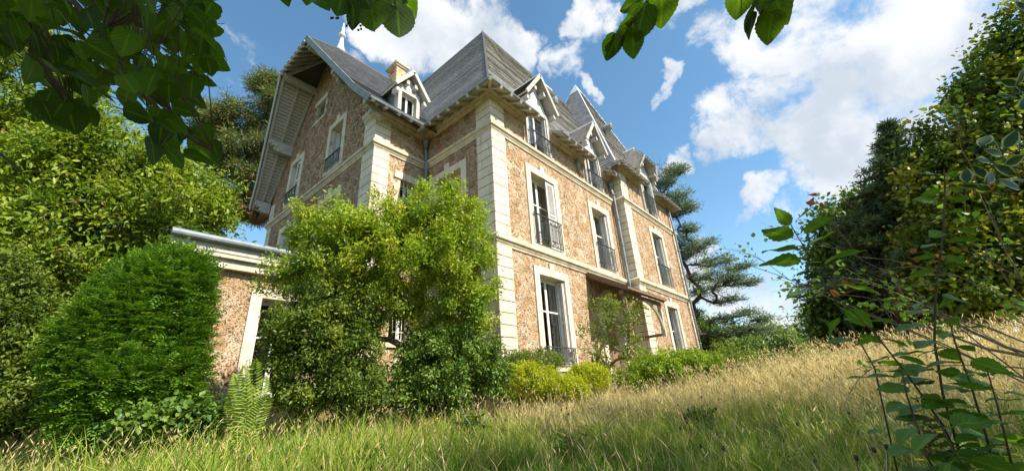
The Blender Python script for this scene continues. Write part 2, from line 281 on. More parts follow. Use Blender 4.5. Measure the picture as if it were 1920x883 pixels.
# ------------------------------------------------------------------ object helpers
def setp(o, label=None, cat=None, group=None, kind=None):
    if label: o['label'] = label
    if cat: o['category'] = cat
    if group: o['group'] = group
    if kind: o['kind'] = kind
    return o
def link(o, parent=None):
    COL.objects.link(o)
    if parent is not None:
        o.parent = parent; o.matrix_parent_inverse = WM[parent.name].inverted()
    return o
WM = {}
def root(name, loc, label, cat, group=None, parent=None):
    o = bpy.data.objects.new(name, None); o.location = loc; WM[o.name] = Matrix.Translation(Vector(loc)); link(o, parent)
    o.empty_display_size = .2
    return setp(o, label, cat, group)
def sub(name, loc, parent):
    o = bpy.data.objects.new(name, None); o.location = loc; WM[o.name] = Matrix.Translation(Vector(loc)); link(o, parent); o.empty_display_size = .1
    return o
class MB:
    def __init__(s): s.v = []; s.f = []; s.tint = []; s.uv = []
    def face(s, pts, tint=.5):
        b = len(s.v); s.v += [tuple(map(float, q)) for q in pts]; s.f.append(tuple(range(b, b+len(pts)))); s.tint.append(tint); return s
    def prism(s, poly, off, tint=.5, caps=True):
        "poly: 3D points; off: extrusion vector"
        n = len(poly); b = len(s.v); off = np.asarray(off, float)
        poly = [np.asarray(q, float) for q in poly]
        s.v += [tuple(q) for q in poly] + [tuple(q+off) for q in poly]
        fs = [(b+i, b+(i+1) % n, b+n+(i+1) % n, b+n+i) for i in range(n)]
        if caps: fs += [tuple(b+i for i in reversed(range(n))), tuple(b+n+i for i in range(n))]
        s.f += fs; s.tint += [tint]*len(fs); return s
    def box(s, lo, hi, tint=.5):
        x0, y0, z0 = [min(a, b) for a, b in zip(lo, hi)]; x1, y1, z1 = [max(a, b) for a, b in zip(lo, hi)]
        return s.prism([(x0, y0, z0), (x1, y0, z0), (x1, y1, z0), (x0, y1, z0)], (0, 0, z1-z0), tint)
    def beam(s, a, b, w, h, upv=(0, 0, 1), tint=.5):
        a = np.asarray(a, float); b = np.asarray(b, float); d = b-a; d /= np.linalg.norm(d)
        sd = np.cross(d, upv); sd /= np.linalg.norm(sd); uu = np.cross(sd, d)
        return s.prism([a+sd*w/2-uu*h/2, a-sd*w/2-uu*h/2, a-sd*w/2+uu*h/2, a+sd*w/2+uu*h/2], b-a, tint)
    def tube(s, path, rad, n=6, tint=.5):
        path = [np.asarray(q, float) for q in path]; b = len(s.v); m = len(path)
        rads = rad if hasattr(rad, '__len__') else [rad]*m
        ref = None
        for i, q in enumerate(path):
            d = path[min(i+1, m-1)]-path[max(i-1, 0)]; d = d/(np.linalg.norm(d)+1e-9)
            if ref is None or abs(ref@d) > .95: ref = np.array([0, 0, 1.]) if abs(d[2]) < .9 else np.array([1., 0, 0])
            e = np.cross(d, ref); e /= np.linalg.norm(e); g = np.cross(d, e); ref = -np.cross(d, e) if False else ref
            for j in range(n):
                a = 2*math.pi*j/n; s.v.append(tuple(q+rads[i]*(math.cos(a)*e+math.sin(a)*g)))
        for i in range(m-1):
            for j in range(n):
                s.f.append((b+i*n+j, b+i*n+(j+1) % n, b+(i+1)*n+(j+1) % n, b+(i+1)*n+j)); s.tint.append(tint)
        s.f.append(tuple(b+j for j in reversed(range(n)))); s.f.append(tuple(b+(m-1)*n+j for j in range(n))); s.tint += [tint, tint]
        return s
    def lathe(s, c, prof, n=12, tint=.5):
        b = len(s.v); c = np.asarray(c, float)
        for r_, z_ in prof:
            for j in range(n):
                a = 2*math.pi*j/n; s.v.append(tuple(c+np.array([r_*math.cos(a), r_*math.sin(a), z_])))
        for i in range(len(prof)-1):
            for j in range(n): s.f.append((b+i*n+j, b+i*n+(j+1) % n, b+(i+1)*n+(j+1) % n, b+(i+1)*n+j)); s.tint.append(tint)
        s.f.append(tuple(b+j for j in reversed(range(n)))); s.f.append(tuple(b+(len(prof)-1)*n+j for j in range(n))); s.tint += [tint]*2
        return s
def part(name, mb, mat, parent=None, label=None, kind=None, uvs=None, smooth=False):
    v = np.array(mb.v, float); c = (v.min(0)+v.max(0))/2
    me = bpy.data.meshes.new(name); me.from_pydata((v-c).tolist(), [], mb.f)
    a = me.attributes.new('tint', 'FLOAT', 'FACE'); a.data.foreach_set('value', np.array(mb.tint, np.float32))
    if uvs is not None:
        l = me.uv_layers.new(name='UVMap'); l.data.foreach_set('uv', np.array(uvs, np.float32).ravel())
    if smooth: me.polygons.foreach_set('use_smooth', np.ones(len(mb.f), bool))
    me.materials.append(M[mat] if isinstance(mat, str) else mat); me.update()
    o = bpy.data.objects.new(name, me); o.location = c; WM[o.name] = Matrix.Translation(Vector(c)); link(o, parent)
    return setp(o, label, kind=kind)
def fast(name, V, groups, mat, tint=None, edge=None, parent=None, kind=None, smooth=False):
    "V (n,3); groups: list of (k,m) index arrays of equal-sided faces; tint per vertex"
    V = np.asarray(V, np.float64); c = (V.min(0)+V.max(0))/2
    me = bpy.data.meshes.new(name); me.vertices.add(len(V)); me.vertices.foreach_set('co', (V-c).astype(np.float32).ravel())
    li = np.concatenate([g.ravel() for g in groups]).astype(np.int32)
    tot = np.concatenate([np.full(len(g), g.shape[1]) for g in groups]).astype(np.int32)
    me.loops.add(len(li)); me.loops.foreach_set('vertex_index', li)
    me.polygons.add(len(tot)); st = np.concatenate([[0], np.cumsum(tot)[:-1]]).astype(np.int32)
    me.polygons.foreach_set('loop_start', st); me.polygons.foreach_set('loop_total', tot)
    if smooth: me.polygons.foreach_set('use_smooth', np.ones(len(tot), bool))
    me.update(calc_edges=True)
    if tint is not None:
        a = me.attributes.new('tint', 'FLOAT', 'POINT'); a.data.foreach_set('value', np.asarray(tint, np.float32))
    if edge is not None:
        a = me.attributes.new('edge', 'FLOAT', 'POINT'); a.data.foreach_set('value', np.asarray(edge, np.float32))
    me.materials.append(M[mat])
    o = bpy.data.objects.new(name, me); o.location = c; WM[o.name] = Matrix.Translation(Vector(c)); link(o, parent)
    if kind: o['kind'] = kind
    return o

# ------------------------------------------------------------------ terrain
def sst(a, b, x):
    t = np.clip((x-a)/(b-a), 0, 1); return t*t*(3-2*t)
def ground(x, y):
    x = np.asarray(x, float); y = np.asarray(y, float)
    u = (x-CAM[0])*.768+(y-CAM[1])*.640; v = (x-CAM[0])*.640-(y-CAM[1])*.768
    h = -.27+.60*sst(0, 11, u)+.62*sst(2.6, 9.5, v)*(1-sst(9, 15, u))*sst(-3, 2, u)
    h = h + .05*np.sin(x*1.3+y*.7)*np.cos(y*1.1-x*.4) + .03*np.sin(2.7*x-1.9*y)
    d = np.hypot(x, y); h = h - .0*d
    return h
g1 = np.concatenate([-np.geomspace(400, 26, 16), np.linspace(-25, 30, 111), np.geomspace(31, 400, 16)])
GX, GY = np.meshgrid(g1, g1, indexing='ij'); n = len(g1)
GZ = ground(GX, GY)
I = np.arange(n*n).reshape(n, n); q = np.stack([I[:-1, :-1], I[1:, :-1], I[1:, 1:], I[:-1, 1:]], -1).reshape(-1, 4)
o = fast('ground', np.stack([GX, GY, GZ], -1).reshape(-1, 3), [q], 'soil', np.zeros(n*n), kind='structure', smooth=True)

# ------------------------------------------------------------------ the house
S1, S2 = 5.0, 9.0
HOUSE = root('country_house', (6.5, 5.0, .4), 'abandoned tall stone villa with slate roofs, pale corner blocks and iron balconies', 'house')
class FR:
    def __init__(s, O, U, N): s.O = np.array(O, float); s.U = np.array(U, float); s.N = np.array(N, float)
    def __call__(s, u, z, d=0): return s.O+s.U*u+np.array([0, 0, z])+s.N*d
F_front = FR((0, .15, 0), (1, 0, 0), (0, -1, 0)); F_av = FR((0, -.40, 0), (1, 0, 0), (0, -1, 0)); F_wr = FR((0, 3.62, 0), (1, 0, 0), (0, -1, 0))
F_side = FR((.15, 0, 0), (0, -1, 0), (-1, 0, 0)); F_gab = FR((-2.01, 0, 0), (0, -1, 0), (-1, 0, 0)); F_avl = FR((8.63, 0, 0), (0, -1, 0), (-1, 0, 0))
F_avr = FR((15.35, 0, 0), (0, 1, 0), (1, 0, 0)); F_back = FR((0, 13.2, 0), (-1, 0, 0), (0, 1, 0)); F_ann = FR((0, 4.4, 0), (1, 0, 0), (0, -1, 0)); F_anl = FR((-6.25, 0, 0), (0, -1, 0), (-1, 0, 0))
def fbox(mb, fr, u0, u1, z0, z1, d0, d1, tint=.5):
    return mb.prism([fr(u0, z0, d0), fr(u1, z0, d0), fr(u1, z0, d1), fr(u0, z0, d1)], (0, 0, z1-z0), tint)
def clip2(poly, a, b, c):
    "keep a*x+b*y<=c"
    out = []
    for i in range(len(poly)):
        p, q = poly[i], poly[(i+1) % len(poly)]; fp = a*p[0]+b*p[1]-c; fq = a*q[0]+b*q[1]-c
        if fp <= 0: out.append(p)
        if (fp < 0 < fq) or (fq < 0 < fp):
            t = fp/(fp-fq); out.append((p[0]+t*(q[0]-p[0]), p[1]+t*(q[1]-p[1])))
    return out
def area2(p): return .5*abs(sum(p[i][0]*p[(i+1) % len(p)][1]-p[(i+1) % len(p)][0]*p[i][1] for i in range(len(p))))
def wall(fr, outline, openings, thick=.4, parent=HOUSE, mat='mortar'):
    "outline: convex polygon in (u,z); openings: (u0,u1,z0,z1)"
    us = sorted({p[0] for p in outline} | {o[i] for o in openings for i in (0, 1)}); zs = sorted({p[1] for p in outline} | {o[i] for o in openings for i in (2, 3)})
    mb = MB(); ctr = (sum(p[0] for p in outline)/len(outline), sum(p[1] for p in outline)/len(outline))
    for i in range(len(us)-1):
        for j in range(len(zs)-1):
            uc, zc = (us[i]+us[i+1])/2, (zs[j]+zs[j+1])/2
            if any(o[0] < uc < o[1] and o[2] < zc < o[3] for o in openings): continue
            poly = [(us[i], zs[j]), (us[i+1], zs[j]), (us[i+1], zs[j+1]), (us[i], zs[j+1])]
            for a in range(len(outline)):
                p, q = outline[a], outline[(a+1) % len(outline)]; nx, ny = q[1]-p[1], -(q[0]-p[0])
                c = nx*p[0]+ny*p[1]
                if nx*ctr[0]+ny*ctr[1] > c: nx, ny, c = -nx, -ny, -c
                poly = clip2(poly, nx, ny, c)
                if len(poly) < 3: break
            if len(poly) >= 3 and area2(poly) > 1e-4: mb.prism([fr(u, z, 0) for u, z in poly], -fr.N*thick)
    return part('wall', mb, mat, parent)
STONES = []      # (px size, wall object, frame, polygon, tint, height, material)
def masonry(wob, fr, outline, openings, cell, mat, gap=.02, hgt=.03, holes=()):
    u_0, u_1 = min(p[0] for p in outline), max(p[0] for p in outline); z_0, z_1 = min(p[1] for p in outline), max(p[1] for p in outline)
    nu, nz = int((u_1-u_0)/cell)+3, int((z_1-z_0)/(cell*.86))+3
    pts = {}
    for i in range(-1, nu):
        for j in range(-1, nz):
            pts[i, j] = (u_0+(i+.5+(.25 if j % 2 else -.25)+rnd.uniform(-.36, .36))*cell, z_0+(j+.5+rnd.uniform(-.36, .36))*cell*.86)
    ctr = (sum(p[0] for p in outline)/len(outline), sum(p[1] for p in outline)/len(outline))
    hp = []
    for a in range(len(outline)):
        p, q = outline[a], outline[(a+1) % len(outline)]; nx, ny = q[1]-p[1], -(q[0]-p[0]); c = nx*p[0]+ny*p[1]
        if nx*ctr[0]+ny*ctr[1] > c: nx, ny, c = -nx, -ny, -c
        hp.append((nx, ny, c))
    for (i, j), s in pts.items():
        if not (u_0-.3 < s[0] < u_1+.3 and z_0-.3 < s[1] < z_1+.3): continue
        poly = [(s[0]-cell*1.2, s[1]-cell), (s[0]+cell*1.2, s[1]-cell), (s[0]+cell*1.2, s[1]+cell), (s[0]-cell*1.2, s[1]+cell)]
        for di in (-2, -1, 0, 1, 2):
            for dj in (-2, -1, 0, 1, 2):
                t = pts.get((i+di, j+dj))
                if t is None or (di == 0 and dj == 0): continue
                ax, ay = t[0]-s[0], t[1]-s[1]; l = math.hypot(ax, ay)
                poly = clip2(poly, ax/l, ay/l, (ax*(s[0]+t[0])/2+ay*(s[1]+t[1])/2)/l-gap/2*rnd.uniform(.6, 1.6))
                if len(poly) < 3: break
            if len(poly) < 3: break
        for h in hp:
            if len(poly) >= 3: poly = clip2(poly, *h)
        if len(poly) < 3 or area2(poly) < .004: continue
        bu0, bu1 = min(p[0] for p in poly), max(p[0] for p in poly); bz0, bz1 = min(p[1] for p in poly), max(p[1] for p in poly)
        if any(bu1 > o[0] and bu0 < o[1] and bz1 > o[2] and bz0 < o[3] for o in openings): continue
        cu, cz = sum(p[0] for p in poly)/len(poly), sum(p[1] for p in poly)/len(poly)
        if any(o[0] < cu < o[1] and o[2] < cz < o[3] for o in holes): continue
        X, Y, Zd = topx(fr(cu, cz)); view = 0
        if Zd > 0 and 0 < X < 1920 and 0 < Y < 883:
            dv = CAM-fr(cu, cz); cosf = max(0, dv@fr.N)/np.linalg.norm(dv); view = area2(poly)*cosf/Zd**2
            # behind the shrubs or the ground-floor growth
            if (Y > 640) or (500 < X < 905 and Y > 400+.12*abs(X-760)) or X < 395: view *= .05
        STONES.append((view, wob, fr, poly, rnd.random(), hgt*rnd.uniform(.4, 1.25), mat))
def stone_geo(mb, fr, poly, tint, h):
    cu, cz = sum(p[0] for p in poly)/len(poly), sum(p[1] for p in poly)/len(poly); n = len(poly); b = len(mb.v)
    rings = [(1.0, 0.0), (.97, h*.7), (.86, h)]
    tu, tz = rnd.uniform(-.04, .04), rnd.uniform(-.04, .04)
    for sc, d in rings:
        for u, z in poly:
            mb.v.append(tuple(fr(cu+(u-cu)*sc, cz+(z-cz)*sc, d+(tu*(u-cu)+tz*(z-cz) if d else 0))))
    for k_ in range(2):
        for i in range(n): mb.f.append((b+k_*n+i, b+k_*n+(i+1) % n, b+(k_+1)*n+(i+1) % n, b+(k_+1)*n+i)); mb.tint.append(tint)
    mb.f.append(tuple(b+2*n+i for i in range(n))); mb.tint.append(tint)

# openings (clear): u0,u1,z0,z1
fo = [(2.05, 3.49, 1.45, 4.26), (2.05, 3.49, 5.34, 8.05), (6.26, 7.62, 5.34, 8.05), (5.95, 7.35, 1.2, 4.15), (2.14, 3.36, 9.22, 10.42), (6.30, 7.54, 9.22, 10.42)]
ao = [(11.41, 12.8, 1.45, 4.25), (11.41, 12.8, 5.34, 8.13), (11.25, 12.75, 9.22, 10.86)]
wo = [(-.93, -.2, 6.4, 8.02), (-.93, -.2, 2.4, 4.1)]
sdo = [(-3.06, -1.6, 5.34, 8.05), (-3.06, -1.6, 1.45, 4.26)]
go = [(-7.24, -6.19, 9.42, 11.53), (-11.2, -10.18, 9.42, 11.53), (-9.22, -8.42, 12.95, 13.95), (-7.28, -6.0, 5.34, 8.0), (-11.18, -9.9, 5.34, 8.02)]
ano = [(-4.35, -3.3, 1.0, 3.45)]
grow = lambda o, e: tuple((a-e, b+e, c-e, d+e) for a, b, c, d in o)
WT = 10.44
out_f = [(.15, -.2), (8.63, -.2), (8.63, WT), (.15, WT)]; out_a = [(8.63, -.2), (15.35, -.2), (15.35, WT+.45), (8.63, WT+.45)]
out_w = [(-2.01, -.2), (.15, -.2), (.15, WT), (-2.01, WT)]; out_s = [(-3.62, -.2), (-.15, -.2), (-.15, WT), (-3.62, WT)]
out_g = [(-13.2, -.2), (-3.62, -.2), (-3.62, 10.4), (-7.1, 15.2), (-8.2, 16.62), (-8.9, 16.62), (-10.0, 15.2), (-13.2, 10.8)]
out_al = [(-.15, -.2), (.4, -.2), (.4, WT+.45), (-.15, WT+.45)]
WF = wall(F_front, out_f, grow(fo, .08)); WA = wall(F_av, out_a, grow(ao, .08)); WW = wall(F_wr, out_w, grow(wo, .08)); WS = wall(F_side, out_s, grow(sdo, .08)); WG = wall(F_gab, out_g, grow(go, .08))
WL = wall(F_avl, out_al, []); wall(F_avr, [(-.4, -.2), (13.2, -.2), (13.2, 10.6), (-.4, 10.6)], []); wall(F_back, [(-15.35, -.2), (2.01, -.2), (2.01, 10.2), (-15.35, 10.2)], [])
mb = MB()
for z in (1.3, 5.15, 9.1): mb.box((-1.5, 4.2, z-.12), (14.9, 12.7, z)); mb.box((.6, .65, z-.115), (14.9, 4.2, z-.005))
for x in (5.0, 10.2): mb.box((x, .62, 1.3), (x+.12, 12.7, 10))
mb.box((.6, 3.9, 1.32), (14.9, 4.05, 10)); mb.box((.9, 4.2, 1.3), (1.0, 12.7, 10))
mb.box((.62, 1.9, 1.33), (14.8, 2.0, 9.95)); part('interior_floor', mb, 'inside', HOUSE)
masonry(WF, F_front, out_f, [], .28, 'stone_sun', .008, .010, grow(fo, .1)); masonry(WA, F_av, out_a, [], .28, 'stone_sun', .008, .010, grow(ao, .1))
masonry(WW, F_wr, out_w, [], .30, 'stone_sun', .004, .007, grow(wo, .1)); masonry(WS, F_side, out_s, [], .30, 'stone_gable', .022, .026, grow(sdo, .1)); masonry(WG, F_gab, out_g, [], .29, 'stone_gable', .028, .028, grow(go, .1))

# annex
ANNEX = root('annex_building', (-4.2, 6.5, .2), 'low flat-roofed stone annex behind the clipped yew, with a zinc gutter', 'annex')
out_n = [(-6.25, -.2), (-2.07, -.2), (-2.07, 4.37), (-6.25, 4.37)]
WN = wall(F_ann, out_n, grow(ano, .08), parent=ANNEX); out_nl = [(-10.5, -.2), (-4.4, -.2), (-4.4, 4.37), (-10.5, 4.37)]; WNL = wall(F_anl, out_nl, [], parent=ANNEX)
SA0 = len(STONES)
masonry(WN, F_ann, out_n, [], .34, 'stone_sun', .005, .009, grow(ano, .1)); masonry(WNL, F_anl, out_nl, [], .4, 'stone_gable', .03, .03)
def place_stones(lst, limit):
    lst = sorted(lst, key=lambda s: -s[0]); rest = {}
    for i, s in enumerate(lst):
        if i < limit and s[0] > 0:
            mb = MB(); stone_geo(mb, s[2], s[3], s[4], s[5]); part('stone', mb, s[6], s[1])
        else: rest.setdefault((s[1].name, s[6]), []).append(s)
    for (wn_, mt), ss in rest.items():
        mb = MB()
        for s in ss: stone_geo(mb, s[2], s[3], s[4], s[5])
        part('rubble_stones', mb, mt, ss[0][1], kind='stuff')
place_stones(STONES[:SA0], 290); place_stones(STONES[SA0:], 120)
AH = .42
mb = MB(); mb.box((-6.35, 4.3, 3.955+AH), (-2.06, 10.6, 4.02+AH)); part('roof', mb, 'zinc', ANNEX)
mb = MB(); mb.box((-6.42, 4.22, 3.62+AH), (-2.07, 4.398, 3.85+AH)); mb.box((-6.47, 4.12, 3.853+AH), (-2.07, 4.398, 3.95+AH)); mb.box((-6.42, 4.402, 3.62+AH), (-6.252, 10.4, 3.95+AH)); part('cornice', mb, 'lime', ANNEX)
mb = MB(); mb.box((-6.45, 4.1, 3.955+AH), (-2.07, 4.28, 4.2+AH)); part('fascia', mb, 'wood_tail', ANNEX)
mb = MB(); mb.tube([(-6.5, 4.02, 4.22+AH), (-2.1, 4.02, 4.25+AH)], .085, 10); part('gutter', mb, 'zinc', ANNEX)
mb = MB(); mb.box((-6.5, 4.04, 4.29+AH), (-2.08, 4.3, 4.33+AH)); part('roof_edge', mb, 'zinc', ANNEX)

# quoins
def quoin(fr, cu, side, wu, cx, cyy, ranges, bh=.342, depth=.6):
    """corner blocks. (cx,cyy): plan corner; wu: width along x, depth: along y; side: signs of the returns"""
    q = sub('quoin', (cx, cyy, .3), HOUSE); sx, sy = side
    for z0, z1 in ranges:
        nb = max(1, round((z1-z0)/bh)); h = (z1-z0)/nb; e = .045
        for i in range(nb):
            a, b = z0+i*h+.013, z0+(i+1)*h-.013; j = rnd.uniform(-.004, .004); w_ = wu; d_ = depth
            mb = MB()
            xo, yo = cx-sx*(e+j), cyy-sy*(e+j)
            pl = [(xo, yo), (cx+sx*w_, yo), (cx+sx*w_, cyy+sy*.1), (cx+sx*.1, cyy+sy*.1), (cx+sx*.1, cyy+sy*d_), (xo, cyy+sy*d_)]
            c = .012
            # arris chamfer at the outer corner
            pl = [(xo+sx*c, yo)]+pl[1:5]+[(xo, cyy+sy*d_), (xo, yo+sy*c)]
            mb.prism([(x, y, a) for x, y in pl], (0, 0, b-a)); part('quoin_block', mb, 'lime', q)
rg = [(.2, 4.83), (5.2, 8.83), (9.2, 10.12)]
quoin(None, 0, (1, 1), .62, .15, .15, rg, depth=.66); quoin(None, 0, (1, 1), .55, -2.01, 3.62, rg, depth=.73)
quoin(None, 0, (1, 1), .62, 8.63, -.40, [(.2, 4.83), (5.2, 8.83), (9.2, 10.56)], depth=.535)
quoin(None, 0, (-1, 1), .42, 15.35, -.40, [(.2, 4.83), (5.2, 8.83), (9.2, 10.56)], depth=.6)
quoin(None, 0, (1, -1), .4, -2.01, 13.2, rg[1:], depth=.5)

# string courses and cornices: profile swept along the wall line, mitred at the corners
def sweep(name, path, prof, mat, z=0, cut=()):
    P = [np.array(p, float) for p in path]; nn = []
    for i in range(len(P)-1):
        d = P[i+1]-P[i]; d /= np.linalg.norm(d); nn.append(np.array([d[1], -d[0]]))
    for i in range(len(P)-1):
        def off(k_, d):
            if 0 < k_ < len(P)-1:
                b = nn[k_-1]+nn[k_]; return P[k_]+b*d/(1+nn[k_-1]@nn[k_])
            return P[k_]+nn[min(k_, len(nn)-1)]*d
        L = np.linalg.norm(P[i+1]-P[i]); spans = [(0, 1)]
        for seg, a, b in cut:
            if seg == i:
                new = []
                for s, e in spans:
                    if a > s: new.append((s, min(a, e)))
                    if b < e: new.append((max(b, s), e))
                spans = [x for x in new if x[1]-x[0] > .005]
        for s, e in spans:
            mb = MB(); ra = []
            for t in (s, e):
                ring = []
                for d, zz_ in prof:
                    A, B = off(i, d), off(i+1, d)
                    q_ = A if t == 0 else (B if t == 1 else None)
                    if q_ is None:
                        w_ = P[i]+(P[i+1]-P[i])*t; q_ = w_+nn[i]*d
                    ring.append((q_[0], q_[1], zz_+z))
                ra.append(ring)
            b0 = len(mb.v); mb.v += ra[0]+ra[1]; n_ = len(prof)
            for k_ in range(n_): mb.f.append((b0+k_, b0+(k_+1) % n_, b0+n_+(k_+1) % n_, b0+n_+k_)); mb.tint.append(.5)
            mb.f += [tuple(b0+k_ for k_ in reversed(range(n_))), tuple(b0+n_+k_ for k_ in range(n_))]; mb.tint += [.5, .5]
            part(name, mb, mat, HOUSE)
line = [(-1.5, 13.2), (-2.01, 13.2), (-2.01, 3.62), (.15, 3.62), (.15, .15), (8.63, .15), (8.63, -.40), (15.35, -.40), (15.35, 4)]
sprof = [(-.06, -.19), (.045, -.18), (.06, -.12), (.085, -.09), (.10, -.03), (.145, -.01), (.15, .0), (.15, .1), (.05, .2), (-.06, .22)]
sweep('string_course', line, sprof, 'lime_old', S1); sweep('string_course', line, sprof, 'lime_old', S2)
cprof = [(-.05, 10.1), (.05, 10.11), (.065, 10.17), (.10, 10.2), (.12, 10.27), (.17, 10.31), (.2, 10.36), (.2, 10.45), (-.05, 10.46)]
fx = lambda x: (x-.15)/8.48
sweep('cornice', [(-2.01, 4.35), (-2.01, 3.62), (.15, 3.62), (.15, .15), (8.63, .15)], cprof, 'lime_old', 0, [(3, fx(1.98), fx(3.52)), (3, fx(6.14), fx(7.70))])
sweep('cornice', [(8.63, .3), (8.63, -.40), (15.35, -.40), (15.35, 4)], cprof, 'lime_old', .45, [(1, (11.08-8.63)/6.72, (12.92-8.63)/6.72)])

# windows
def louvre_shutter(parent, P, U, N, w, z0, z1):
    "P: bottom hinge point, U: direction across, N: face normal"
    mb = MB(); P = np.array(P, float); U = np.array(U, float); N = np.array(N, float); t = .035
    def bx(a, b, zz0, zz1, n0, n1): mb.prism([P+U*a+N*n0+np.array([0, 0, zz0]), P+U*b+N*n0+np.array([0, 0, zz0]), P+U*b+N*n1+np.array([0, 0, zz0]), P+U*a+N*n1+np.array([0, 0, zz0])], (0, 0, zz1-zz0))
    H = z1-z0; bx(0, .07, 0, H, 0, t); bx(w-.07, w, 0, H, 0, t)
    for zc in (0, H*.5-.04, H-.09): bx(.07, w-.07, zc, zc+.09, .002, t-.002)
    z = .1
    while z < H-.12:
        if not (H*.5-.07 < z < H*.5+.05):
            a = P+np.array([0, 0, z]); mb.prism([a+U*.07+N*.003, a+U*(w-.07)+N*.003, a+U*(w-.07)+N*.012, a+U*.07+N*.012], N*(t-.014)+np.array([0, 0, .035]))
        z += .055
    return part('shutter', mb, 'paint', parent)
def railing(parent, fr, u0, u1, z0, z1, d, straight=False):
    mb = MB(); w = u1-u0; a = .011
    fbox(mb, fr, u0-.04, u1+.04, z1-.028, z1, d-.025, d+.025); fbox(mb, fr, u0, u1, z0, z0+.02, d-.012, d+.012)
    for u in (u0+.01, u1-.01): fbox(mb, fr, u-.012, u+.012, z0-.06, z1-.029, d-.012, d+.012)
    H = z1-z0
    if straight:
        nb = max(6, int(w/.115))
        for i in range(1, nb):
            u = u0+w*i/nb; mb.tube([fr(u, z0+.02, d), fr(u, z1-.03, d)], .009, 5)
        fbox(mb, fr, u0, u1, z1-.16, z1-.145, d-.008, d+.008)
    else:
        zb, zt = z0+H*.2, z1-H*.13
        fbox(mb, fr, u0, u1, zb-.007, zb+.007, d-.008, d+.008)
        nb = max(3, round(w/.27)); s = w/nb
        for i in range(nb):
            c = u0+s*(i+.5)
            for sg in (-1, 1):
                pts = []
                for t in np.linspace(0, 1, 9):
                    z = zb+(zt-zb)*t; off = s*.30*(1-.35*math.sin(t*math.pi)) if t < .8 else s*.30*(1-((t-.8)/.2)**2*.95)
                    pts.append(fr(c+sg*off, z, d))
                mb.tube(pts, .0085, 4)
            mb.tube([fr(c, zb, d), fr(c, z1-.03, d)], .009, 4)
            for zc, rr in ((z0+H*.11, H*.075), (zt-.02, s*.13)):
                mb.tube([fr(c+rr*math.cos(t), zc+rr*math.sin(t), d) for t in np.linspace(0, 2*math.pi, 9)], .007, 4)
            # scroll joining the bays
            u = u0+s*(i+1)
            if i < nb-1:
                mb.tube([fr(u, zb, d), fr(u, z1-.03, d)], .007, 4)
            for sg in (-1, 1):
                mb.tube([fr(c+sg*(s*.47-.06*math.cos(t)*.8), z0+H*.11+.05*math.sin(t), d) for t in np.linspace(0, 5, 8)], .006, 4)
    return part('railing', mb, 'iron', parent)
